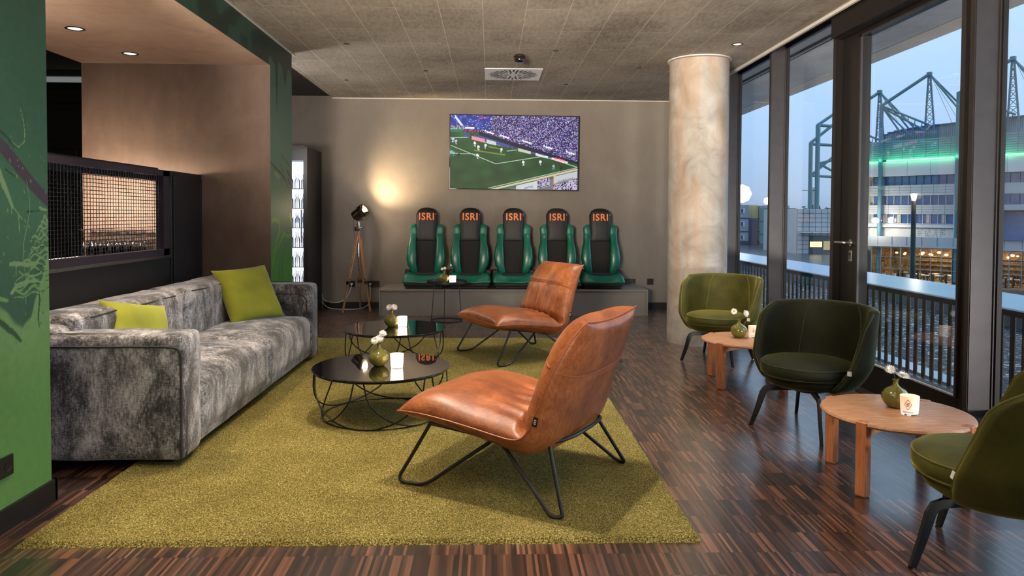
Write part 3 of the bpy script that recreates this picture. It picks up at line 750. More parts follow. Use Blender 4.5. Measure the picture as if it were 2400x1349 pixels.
def make_mast(label):
    t = thing('roof_mast', label, 'mast'); t.parent = None
    def tb_(name, r, *segs):
        mb = MB()
        for a, b in segs: mb.cyl(a, b, r, seg=10)
        return mb.build(name, M['mast'], t, True)
    ap = (3.53, 1, 16.2)
    tb_('front_column', .21, ((-.56, -.6, SG), (-.56, -.6, 13.3))); tb_('boom', .17, ((-.56, -.6, 13.2), ap))
    tb_('pylon_leg', .10, ((3.45, 1, 16.1), (3.2, .9, 9.4))); tb_('pylon_leg', .10, ((3.62, 1, 16.1), (4.22, .9, 9.4)))
    mb = MB()
    for k in range(6):
        z = 10.8+k*.78; f = lambda zz: (3.45-.25*(16.1-zz)/6.7, 3.62+.6*(16.1-zz)/6.7)
        a, b = f(z), f(z+.78); mb.cyl((a[0], .95, z), (b[1], .95, z+.78), .035, seg=6); mb.cyl((a[1], .95, z), (b[0], .95, z+.78), .035, seg=6); mb.cyl((b[0], .95, z+.78), (b[1], .95, z+.78), .035, seg=6)
    mb.build('lattice', M['mast'], t); tb_('back_stay', .10, (ap, (7.15, 1.6, 10.9)), (ap, (7.55, 2.6, 10.95)))
    tb_('cable', .018, ((3.75, 1, 15.9), (5.6, 1.6, 10.9)), ((3.75, 1, 15.9), (6.3, 1.6, 10.9)))
    mb = MB(); mb.cyl((-.5, -.6, 13.15), (3.9, .9, 10.75), .11, seg=8); mb.cyl((-.5, -.6, 13.0), (3.3, .9, 10.3), .11, seg=8)
    for k in range(7):
        a = Vector((-.5, -.6, 13.15)).lerp((3.9, .9, 10.75), k/7+.1); b = Vector((-.5, -.6, 13.0)).lerp((3.3, .9, 10.3), k/7+.18); mb.cyl(a, b, .05, seg=6)
    mb.build('roof_truss', M['mast'], t)
    tb_('raking_strut', .09, ((-.4, -.6, 12.9), (2.3, .6, 9.5)), ((-.4, -.6, 12.9), (1.4, .6, 9.6)))
    mb = MB(); mb.lathe([(.28, -.18), (.28, .18)], 10, ap); mb.build('apex_node', M['mast'], t)
    return t
mst = make_mast('blue steel roof mast whose apex shows in the middle of the glass door'); mst.location = su(0); mst.rotation_euler.z = RZ
dup(mst, su(7.4, .4), RZ, 'blue steel roof mast seen in the rightmost window strip')
dup(mst, su(-5.2, -1.15, .5), RZ, 'lower blue roof mast behind the left part of the glass door')
# steel frame behind the flat white building, left of the door post
def far(x, z, Y0, Y1): k = Y1/Y0; return (x*k, Y1, 1.25+(z-1.25)*k)
st = thing('steel_frame', 'tall teal steel frame rising behind the pale flat building', 'steel frame')
for nm, segs, r in (('post', [((27.25, SG, 0), (27.25, 7.48))], .42), ('post', [((27.85, 0), (27.85, 9.03))], .48),
                    ('beam', [((27.2, 7.48), (29.4, 9.25)), ((27.3, 7.40), (29.4, 7.30)), ((27.8, 9.0), (29.4, 10.1)), ((27.85, 9.0), (29.4, 8.9))], .3),
                    ('brace', [((27.25, 4.7), (29.4, 6.5)), ((27.25, 4.72), (29.4, 4.62)), ((27.9, 5.8), (29.4, 5.0)), ((27.9, 5.75), (29.4, 6.1))], .26)):
    mb = MB()
    for s_ in segs:
        a, b = s_[0], s_[1]
        if nm == 'post': a = (b[0], -1.4)
        mb.cyl(far(a[0], a[1], 60, 156), far(b[0], b[1], 60, 156), r*1.1, seg=8)
    mb.build(nm, M['mast'], st)
# flat white building
k = 2.6; X0 = 21.8*k; X1 = 25.6*k
wb = thing('flat_building', 'flat pale block clad building with a lit window, left of the door handle', 'building', (0, 0, 0))
MB().box(X0, X1+4, 130, 146, SG, 2.62).build('block_wall', M['clad'], wb)
jn = MB()
for j in range(10): jn.box(X0, X1+4, 129.95, 130, SG+.83*j, SG+.83*j+.05)
for j in range(12): jn.box(X0+1.15*j, X0+1.15*j+.05, 129.95, 130, SG, 2.6)
jn.build('block_joint', M['joint'], wb)
MB().box(22.7*k, X1, 129.9, 130, SG, -2.35).build('dark_entrance', M['joint'], wb)
MB().box(22.75*k, 23.6*k, 129.8, 129.9, -4.4, -3.4).build('lit_window', emis('warm window light', (255, 232, 150), 1.6), wb)
MB().box(23.72*k, 24.6*k, 129.8, 129.9, -4.9, -3.3).build('lit_window', emis('dim window light', (190, 170, 110), .5), wb)
for j in range(4): MB().box(21.95*k+j*1.65, 21.95*k+j*1.65+1.45, 128.2, 130, -1.75, -1.6).build('awning', M['whiteclad'], wb)
# containers
def container(label_, x0, x1, Y, zt, body, side=None, dep=8, xs=None):
    t = thing('container_block', label_, 'container building')
    H3 = (zt-SG)/3
    MB().box(x0, x1, Y, Y+dep, SG, zt).build('stacked_cabins', body, t)
    jn = MB()
    for j in (1, 2): jn.box(x0-.05, x1+.05, Y-.05, Y+dep, SG+H3*j-.18, SG+H3*j+.12)
    jn.box(x0-.05, x1+.05, Y-.05, Y+dep, SG, SG+.9); jn.build('dark_band', M['joint'], t)
    n = max(1, int((x1-x0)/2.0))
    for j in range(3):
        for i in range(n):
            cx = x0+(i+.5)*(x1-x0)/n; z0 = SG+H3*j+1.2
            wd = MB().box(cx-.55, cx+.55, Y-.1, Y-.02, z0, z0+1.2).build('window', M['whiteclad'], t)
            MB().box(cx-.42, cx+.1, Y-.14, Y-.1, z0+.12, z0+1.08).build('pane', M['farglass'], wd)
    return t
M['cabin'] = simple('grey cabin panels', (150, 156, 168), .6, var=.05, scale=.3, bump=0); M['cabinside'] = simple('grey purple cabin end', (104, 104, 120), .6, var=.05, scale=.3, bump=0)
M['cream'] = simple('cream cabin panel', (206, 184, 130), .6); M['tealcab'] = simple('teal cabin panels', (66, 128, 122), .6, var=.05, scale=.3, bump=0)
k = 170/70
c1_ = container('grey stacked cabin block farthest left beyond the railing, nearest the column', 23.2*k, 25.66*k, 170, 3.95, M['cabin'])
MB().box(25.66*k, 26.85*k, 171.5, 178, SG, 3.95-3.2).build('cabin_end', M['cabinside'], c1_); MB().box(25.66*k, 26.85*k, 171.5, 178, .75, 3.95).build('cream_cabin_end', M['cream'], c1_)
container('grey stacked cabin block partly behind the first window mullion', 26.92*k, 29.4*k, 168, 3.8, M['cabin'])
k = 150/62
container('teal stacked cabin block between the mullion and the pale building', 25.0*k, 26.95*k, 150, 3.05, M['tealcab'])
# trees behind
def tree(x, y, z0, r, label):
    t = thing('tree', label, 'tree', (x, y, SG)); tr = MB(); tr.tube([(0, 0, 0), (.1, 0, (z0-SG)*.5), (0, 0, z0-SG)], [.5, .4, .2], 8); tr.build('trunk', M['black'], t)
    lf = MB(); q = random.Random(int(x*7))
    for j in range(260):
        v = Vector((q.gauss(0, 1), q.gauss(0, 1), q.gauss(0, .7))); v.normalize(); v *= r*(.55+.45*q.random()); v.z *= .75
        s = r*.16; a = v+Vector((0, 0, z0-SG)); b = a+Vector((q.gauss(0, s), q.gauss(0, s), q.gauss(0, s))); lf.tube([a, (a+b)/2, b], [.05, r*.10, .05], 5)
    lf.build('crown', M['leaf'], t)
for i, (x, z0, r) in enumerate(((77.5, 2.6, 2.3), (83.2, 3.2, 2.5), (89.2, 2.8, 2.6), (95.4, 3.0, 2.6))):
    tree(x, 182, z0-1.0, r, ('dark rounded tree at the left end of the row over the pale building', 'dark tree second from the left in the row behind the steel posts', 'dark tree third from the left behind the steel frame', 'dark tree at the right end of the row, by the door post')[i])
cr = thing('tower_crane', 'thin grey tower crane far away between the two steel posts', 'crane'); f_ = lambda x, z: far(x, z, 120, 300)
MB().box(*[v for v in (f_(55.0, 0)[0], f_(55.3, 0)[0], 300, 300.8, SG, f_(55, 6.2)[2])]).build('tower', M['clad'], cr); MB().box(f_(53.2, 0)[0], f_(56, 0)[0], 300, 300.5, f_(0, 5.6)[2], f_(0, 5.75)[2]).build('jib', M['clad'], cr)
# floodlights on poles far left
for i, (x, z, Y, r) in enumerate(((32.1, 4.1, 200, 2.6), (35.35, 3.2, 200, 1.0))):
    k = 200/90; t = thing('floodlight_mast', ('glaring white floodlight above the grey cabins beside the column', 'small white floodlight at the edge of the first window mullion')[i], 'floodlight', (x*k, Y, 0))
    zz = 1.25+(z-1.25)*k; MB().cyl((0, 0, SG), (0, 0, zz-r), .15).build('pole', M['joint'], t); MB().lathe([(0, -r), (r*.7, -r*.7), (r, 0), (r*.7, r*.7), (0, r)], 20, (0, 0, zz)).build('lamp_glare', M['coldglow'], t, True)  # head drawn oversized, the lamp's glare put into its shape
# street lamp
t = thing('street_lamp', 'dark street lamp post with a glowing lantern in front of the stadium', 'street lamp', (27.25, 45, SG))
MB().cyl((0, 0, 0), (-.05, 0, 7.95), .17, .14).build('post', M['black'], t, True); MB().lathe([(.11, 7.95), (.14, 8.1), (.19, 8.38), (0, 8.42)], 14, (-.05, 0, 0)).build('lantern', M['warmglow'], t, True)
light('street_lamp_light', 'POINT', (27.2, 44.6, 2.6), 250, (1, .85, .6), None, .2)
# ------------------------------------------------------------------ bar behind the sofa
bs = thing('bar_screen', 'black bar partition with a wire mesh window behind the sofa', 'screen', (-2.5, 0, 0))
Y0, Y1 = 3.2, 5.645
MB().box(-.06, 0, Y0, Y1, 0, .905).build('lower_panel', M['matblack'], bs)
MB().rbox(-.075, .012, Y0, Y1+.01, .905, .925, .003, 2).build('ledge', M['steel'], bs)
fr = MB(); fr.box(-.06, 0, Y0, Y1, .925, .975); fr.box(-.06, 0, Y0, Y1, 1.535, 1.578); fr.box(-.06, 0, 5.55, Y1, .925, 1.578); fr.box(-.06, 0, Y0, Y0+.05, .925, 1.578)
fr.build('mesh_frame', simple('dark plum metal', (62, 54, 66), .4, metal=.3), bs)
ms = MB(); zs = .975
k = 0
while zs < 1.535:
    pts = [(-.03+.0022*(1 if (i+k) % 2 else -1), Y0+.05+i*.0345, zs) for i in range(int((5.55-Y0-.05)/.0345)+2)]
    ms.tube(pts, .0022, 4); zs += .0245; k += 1
y = Y0+.06; k = 0
while y < 5.55:
    ms.tube([(-.03-.003, y, .975), (-.03-.003, y, 1.25), (-.03-.003, y, 1.535)], .0024, 4); y += .0345; k += 1
ms.build('wire_mesh', M['blackwire'], bs)
bc = thing('bar_cabinet', 'tall matt black cabinet at the end of the bar partition', 'cabinet', (-2.49, 5.66, 0))
MB().rbox(-.07, 0, 0, .585, 0, 1.58, .004, 2).build('carcass', M['matblack'], bc)
MB().rbox(0, .012, .02, .565, .05, 1.545, .003, 2).build('door', M['matblack'], bc)
sh = thing('bar_shelf', 'black overhead bar shelf with a light strip, seen through the wire mesh', 'shelf', (-2.57, 0, 0))
MB().box(-.45, -.01, 3.25, 5.64, 1.545, 1.60).box(-.03, -.01, 3.25, 5.64, 1.50, 1.545).build('board', M['matblack'], sh)
MB().box(-.10, -.07, 3.6, 5.6, 1.538, 1.545).build('light_strip', emis('warm light strip', (255, 214, 170), 5), sh)
ct = thing('bar_counter', 'low back counter along the brown wall behind the mesh window', 'counter')
MB().rbox(-3.495, -3.06, 4.2, 6.245, .84, .88, .004, 2).build('worktop', M['white'], ct); MB().box(-3.48, -3.1, 4.25, 6.24, 0, .84).build('carcass', M['matblack'], ct)  # both counters get white worktops to reflect light onto the glasses
ct2 = thing('glass_counter', 'pale counter against the brown wall carrying the wine glasses', 'counter')
MB().rbox(-3.055, -2.62, 5.75, 6.245, .84, .88, .004, 2).build('worktop', M['white'], ct2); MB().box(-3.05, -2.64, 5.8, 6.24, 0, .84).build('carcass', M['matblack'], ct2)
# upside-down stemmed glasses
gp = [(0.0, .228), (.034, .228), (.034, .225), (.004, .219), (.0035, .135), (.012, .122), (.030, .095), (.036, .06), (.031, .0), (.0295, .0), (.0345, .06), (.0285, .094), (.010, .118), (0, .121)]
wg = None
for r in range(3):
    for k in range(8):
        x = -3.40+.068*k+.01*r; y = 6.19-.075*r
        if wg is None: wg = MB().lathe(gp, 16, close=True).build('wine_glass', M['clear'], None, True); q = wg
        else: q = wg.copy(); C.objects.link(q)
        rn = ('rear row against the brown wall', 'middle row', 'front row nearest the mesh')[r]; tag(q, 'upturned wine glass behind the mesh window, in the '+rn, 'glass', 'upturned wine glasses in the '+rn)
        q.location = (x, y, .88)
light('shelf_strip_light', 'AREA', (-3.12, 5.55, 1.53), 30, (1, .76, .54), (-3.15, 6.25, 1.15), .7, size_y=.05)
light('glass_shelf_light', 'AREA', (-3.15, 5.8, 1.42), 9, (1, .93, .85), (-3.15, 6.2, .95), .5, size_y=.05)  # extra light without a fixture, added to brighten the glasses
light('bar_fill_light', 'POINT', (-3.0, 4.2, 1.70), 26, (1, .80, .62), None, .05)  # hidden point light added to brighten the soffit and upper brown wall
# dark back bar left of the brown wall
sg_ = struct(MB().box(-5.9, -3.6, 9.22, 9.3, 0, 2.15).box(-5.9, -3.6, 9.2, 9.3, 2.55, 2.62).build('trim_22', M['matblack']))
for k in range(3):
    struct(MB().rbox(-5.75+.62*k, -5.2+.62*k, 9.17, 9.22, .1, 2.05, .01, 2).rbox(-5.65+.62*k, -5.3+.62*k, 9.16, 9.175, 1.25, 1.9, .01, 2).build('door_%d' % (2+k), M['matblack']))
bt = thing('bar_light', 'pale tubular light hanging in the dark gap left of the brown wall', 'ceiling light', (-4.6, 8.0, 2.66))
MB().cyl((-.9, 0, .045), (.9, 0, .045), .032, seg=16).build('tube', emis('dim tube', (150, 156, 160), .4), bt, True); MB().box(-.9, .9, -.02, .02, .085, .138).build('bracket', M['matblack'], bt)
def downlight(name, x, y, z, r, label, glow, group, e=None, col=WARM, spot=75):
    t = thing(name, label, 'ceiling light', (x, y, z), 0, group)
    MB().lathe([(r*.78, .0), (r, -.002), (r*1.02, -.005), (r*.80, -.006), (r*.72, .0), (r*.62, .0), (r*.60, -.001), (r*.78, -.001)], 28, close=True).build('ring', M['black'], t, True)
    MB().lathe([(0, -.0022), (r*.55, -.0022), (r*.62, -.0035), (r*.74, -.001)], 24, close=True).build('lamp', glow, t, True)
    if e:
        l = light(name+'_light', 'SPOT', (x, y, z-.012), e, col, (x, y, 0), .035, spot=spot, blend=.5)
    return t
GLOW = emis('glowing downlight lens', (255, 232, 200), 4.0); GLOWDIM = emis('dim downlight lens', (120, 100, 80), .06)
downlight('recessed_downlight', -2.89, 5.09, 2.53, .062, 'recessed downlight in the brown soffit, nearer the top left corner', GLOW, 'soffit downlights', 8, WARM, 48)
downlight('recessed_downlight', -2.895, 5.86, 2.53, .062, 'recessed downlight in the brown soffit, close to the brown wall', GLOW, 'soffit downlights', 8, WARM, 48)
light('soffit_spot_light', 'SPOT', (-2.25, 3.75, 2.51), 130, WARM, (-2.1, 3.8, 0), .05, spot=80, blend=.6)
light('soffit_spot_light', 'SPOT', (-2.12, 5.0, 2.51), 60, WARM, (-2.0, 4.9, 0), .05, spot=56, blend=.6)
downlight('recessed_downlight', 2.194, 6.326, CZ, .05, 'lit recessed downlight in the ceiling in front of the column', GLOW, None, 50, WARM2)
for x, y, l in ((-1.295, 6.496, 'small pin spot in the ceiling nearest the green beam corner'), (-1.643, 8.242, 'small pin spot in the ceiling above the glass cabinet'), (-.688, 7.656, 'small pin spot in the ceiling left of the white vent'),
                (.607, 6.659, 'small pin spot in the ceiling right of the black sensor'), (.885, 8.356, 'small pin spot in the ceiling above the right half of the television'), (1.541, 7.397, 'small pin spot in the ceiling left of the column')):
    downlight('pin_spot', x, y, CZ, .026, l, GLOWDIM, 'ceiling pin spots', 16 if y > 7 else 10, WARM2, 85)

# ------------------------------------------------------------------ ceiling things
v = thing('ceiling_vent', 'square white air vent with radial slots in the ceiling', 'vent', (.245, 7.80, CZ))
MB().rbox(-.305, .305, -.315, .315, -.008, 0, .003, 2).build('plate', M['white'], v)
sl = MB()
for k in range(32):
    a = 2*PI*k/32; r0_, r1_ = (.115, .25) if k % 2 else (.17, .265)
    sl.box(r0_, r1_, -.0085, .0085, -.0095, -.0078, Matrix.Rotation(a, 4, 'Z'))
for k in range(8):
    a = 2*PI*(k+.5)/8; sl.box(.055, .105, -.006, .006, -.0095, -.0078, Matrix.Rotation(a, 4, 'Z'))
sl.build('slots', M['dark'], v)
s = thing('ceiling_sensor', 'round black dome sensor on the ceiling in front of the vent', 'sensor', (.278, 6.854, CZ))
MB().lathe([(0, -.078), (.03, -.076), (.048, -.066), (.055, -.045), (.052, -.03)], 24, close=True).build('dome', M['glasstop'], s, True)
MB().lathe([(.052, -.032), (.058, -.028), (.058, -.012), (.04, -.006), (.04, 0)], 24, close=True).build('base', M['chromedark'], s, True)

# ------------------------------------------------------------------ glass cabinet with lit glasses
fg = thing('display_cabinet', 'tall black glass door cabinet, brightly lit, behind the green pillar', 'cabinet', (-2.86, 8.78, 0))
cb = MB(); cb.box(0, .64, .69, .715, 0, 2.06); cb.box(0, .03, 0, .69, 0, 2.06); cb.box(.61, .64, 0, .69, 0, 2.06); cb.box(.03, .61, 0, .69, 0, .12); cb.box(.03, .61, 0, .69, 1.93, 2.06)
cb.build('carcass', M['matblack'], fg)
MB().box(.03, .61, .66, .688, .12, 1.93).build('light_panel', emis('cold cabinet back light', (226, 236, 250), 1.5), fg)
dr = MB()
for q in ((0, .04, .0), (.595, .64, .0)): dr.box(q[0], q[1], -.035, -.002, .02, 2.04)
dr.box(.04, .595, -.035, -.002, .02, .1); dr.box(.04, .595, -.035, -.002, 1.9, 2.04)
dr = dr.build('door', M['black'], fg); MB().box(.04, .595, -.022, -.016, .1, 1.9).build('door_glass', M['fridgeglass'], dr); MB().cyl((.575, -.05, .9), (.575, -.05, 1.3), .008).build('door_handle', M['steel'], dr, True)
MB().box(.03, .61, -.03, -.002, 2.06, 2.075).build('hinge', M['chrome'], fg)
SHZ = (.12, .36, .60, .84, 1.08, 1.32, 1.56)
for z in SHZ[1:]: MB().box(.03, .61, .05, .66, z-.008, z).build('shelf', M['chrome'] if z != 1.08 else M['bluemetal'], fg)
bp = [(0, 0), (.030, 0), (.032, .01), (.031, .1), (.012, .135), (.011, .17), (.013, .172), (.013, .18), (0, .18)]
bo = None
SHN = ('lowest shelf', 'second shelf from the bottom', 'third shelf from the bottom', 'middle shelf', 'third shelf from the top', 'second shelf from the top', 'topmost shelf')
for zi, z in enumerate(SHZ):
    for r in range(2):
        for k in range(4, 7):
            if bo is None: bo = MB().lathe(bp, 14).build('glass_bottle', M['clear'], None, True); q = bo
            else: q = bo.copy(); C.objects.link(q)
            tag(q, 'clear glass bottle in the lit cabinet, on the '+SHN[zi], 'bottle', 'bottles on the '+SHN[zi]+' of the lit cabinet')
            q.location = (-2.86+.075+.08*k, 8.78+.14+.18*r, z)
light('cabinet_light', 'AREA', (-2.54, 8.83, 1.85), 5, (.9, .95, 1), (-2.54, 9.1, .5), .4, size_y=.03)

# ------------------------------------------------------------------ rug
random.seed(3)
vs, fs = [], []; nx, ny = 259, 446
def rz_(i, j): 
    e = min(i, nx-1-i, j, ny-1-j); return (.018 if e > 1 else (.010 if e == 1 else .0))+random.uniform(-.0035, .0035)*(1 if e else 0)
for i in range(nx):
    for j in range(ny):
        x = -1.762+2.582*i/(nx-1); y = 2.672+4.46*j/(ny-1); e = min(i, nx-1-i, j, ny-1-j); q_ = .004 if e < 3 else .002
        vs.append((x+random.uniform(-q_, q_), y+random.uniform(-q_, q_), max(.0005, rz_(i, j))))
for i in range(nx-1):
    for j in range(ny-1): a = i*ny+j; fs.append((a, a+ny, a+ny+1, a+1))
me = bpy.data.meshes.new('rug'); me.from_pydata(vs, [], fs); me.materials.append(M['rug']); me.shade_smooth()
rg = bpy.data.objects.new('rug', me); C.objects.link(rg); tag(rg, 'large olive green cut pile rug under the sofa group', 'rug')

# ------------------------------------------------------------------ sofa
so = thing('sofa', 'large three seat sofa in mottled grey chenille with low wide arms', 'sofa', (-2.42, 3.46, 0))
def puff(x0, x1, y0, y1, z0, z1, r, amp, name, seed, par=so, mat=None, crown=0):
    t = bmesh.new(); q = MB.__new__(MB); q.bm = t; q.box(x0, x1, y0, y1, z0, z1)
    n = [max(2, int((b-a)/.07)) for a, b in ((x0, x1), (y0, y1), (z0, z1))]
    t.free()
    mb = MB(); 
    # superellipsoid-like rounded box from a gridded cube
    def side(ax, s):
        o_ = [a for a in range(3) if a != ax]; nu, nv = n[o_[0]]+4, n[o_[1]]+4
        def f(u, v):
            p = [0, 0, 0]; p[ax] = s; p[o_[0]] = 2*u-1; p[o_[1]] = 2*v-1
            h = Vector(((x1-x0)/2, (y1-y0)/2, (z1-z0)/2)); c = Vector(((x0+x1)/2, (y0+y1)/2, (z0+z1)/2))
            w_ = Vector((math.sin(p[k]*PI/2)*h[k] if k != ax else p[k]*h[k] for k in range(3)))
            inner = Vector((max(-(h[k]-r), min(h[k]-r, w_[k])) for k in range(3))); d = w_-inner
            if d.length > 1e-6: w_ = inner+d.normalized()*min(r, max(abs(d[0]), abs(d[1]), abs(d[2])) if d.length > 0 else r)
            pos = c+w_
            if crown and w_.z > 0: pos.z += crown*(1-min(1, abs(w_.x)/h.x)**3)*(1-min(1, abs(w_.y)/h.y)**3)
            nn = noise.noise_vector(Vector((pos.x*5+seed, pos.y*5, pos.z*5)))*amp
            return pos+nn
        mb.grid(f, nu, nv)
    for ax in range(3):
        for s in (-1, 1): side(ax, s)
    return mb.build(name, mat or M['sofa'], par, True, weld=.0008, ang=None)
L = 2.74; D = .945
M['pipe'] = simple('dark grey piping', (52, 48, 46), .7)
puff(0, D-.02, .05, L-.05, .055, .30, .04, .003, 'base', 1)
puff(0, .35, .02, L-.02, .06, .70, .07, .008, 'backrest', 2)
a1 = puff(.0, D, 0, .245, .045, .665, .045, .006, 'armrest', 3); a2 = puff(.0, D, L-.245, L, .045, .665, .045, .006, 'armrest', 4)
puff(.30, D+.0, .235, L/2+.004, .10, .40, .07, .007, 'seat_cushion', 5, crown=.035); puff(.30, D, L/2-.004, L-.235, .10, .40, .07, .007, 'seat_cushion', 6, crown=.035)

for y0_, y1_, sd in ((.12, L/2+.003, 7), (L/2-.003, L-.12, 8)):
    bk_ = puff(.08, .385, y0_, y1_, .34, .742, .065, .006, 'back_cushion', sd)
    MB().tube([(.372+.004*noise.noise(Vector((y*4, 1, 1))), y, .712+.006*noise.noise(Vector((y*3, 5, 1)))) for y in [y0_+.13+(y1_-y0_-.26)*k/30 for k in range(31)]], .0045, 6).build('piping', M['pipe'], bk_, True)
mb = MB(); mb.tube(rounded([(.04, .0, .605), (D-.10, .0, .607), (D-.03, .003, .60), (D-.012, .010, .57), (D-.012, .010, .06)], .04), .006, 6); mb.tube(rounded([(D-.006, .05, .06), (D-.004, .05, .585), (D-.03, .05, .655), (.05, .05, .663)], .04), .005, 6)
mb.build('piping', M['pipe'], a1, True)
mb = MB(); mb.tube(rounded([(D-.004, L-.05, .06), (D-.004, L-.05, .60), (D-.05, L-.05, .664), (.05, L-.05, .664)], .04), .005, 6); mb.tube(rounded([(.44, L-.243, .58), (D-.09, L-.244, .585), (D-.045, L-.244, .54), (D-.045, L-.244, .42)], .05), .005, 6); mb.build('piping', M['pipe'], a2, True)
for x in (.08, D-.12):
    for y in (.12, L-.12): MB().box(x-.03, x+.03, y-.03, y+.03, .018, .06).build('foot', M['black'], so)
    
def pillow(name, label, loc, rot, s, seed, peak=.06, mat=None):
    mb = MB(); N = 26
    for sg1 in (1, -1):
        def f(u, v):
            a, b = 2*u-1, 2*v-1
            pinch = 1-.07*(1-abs(a)**2)*abs(b)**6-.07*(1-abs(b)**2)*abs(a)**6 + peak*.4*(abs(a*b))**6
            x, z = a*s/2*(pinch if abs(a) >= abs(b) else 1-.07*(1-abs(b)**2)*abs(a)**6), b*s/2*(1-.07*(1-abs(a)**2)*abs(b)**6)
            t = .075*((1-a**4)*(1-b**4))**.6
            nz = .006*noise.noise(Vector((a*2.5+seed, b*2.5, sg1)))*(1-max(abs(a), abs(b))**4)
            wr = .004*math.sin(9*math.atan2(b, a)+seed)*max(abs(a), abs(b))**2*(1-max(abs(a), abs(b))**8)
            return Vector((x, sg1*(t+nz+wr), z+s/2))
        mb.grid(f, N, N, flip=sg1 < 0)
    o = mb.build(name, mat or M['lime'], None, True, weld=.0006, ang=None)
    o.matrix_world = Matrix.Translation(loc) @ Matrix.Rotation(rot[2], 4, 'Z') @ Matrix.Rotation(rot[0], 4, 'X') @ Matrix.Rotation(rot[1], 4, 'Y')
    tag(o, label, 'cushion', 'lime cushions on the sofa'); return o
pillow('throw_cushion', 'lime green square cushion leaning upright on the far half of the sofa', (-1.79, 5.58, .415), (math.radians(-30), math.radians(-3), math.radians(51)), .47, 1)
pillow('throw_cushion', 'lime green cushion peeking up behind the near arm of the sofa', (-1.93, 4.00, .37), (math.radians(-24), math.radians(12), math.radians(66)), .41, 4)

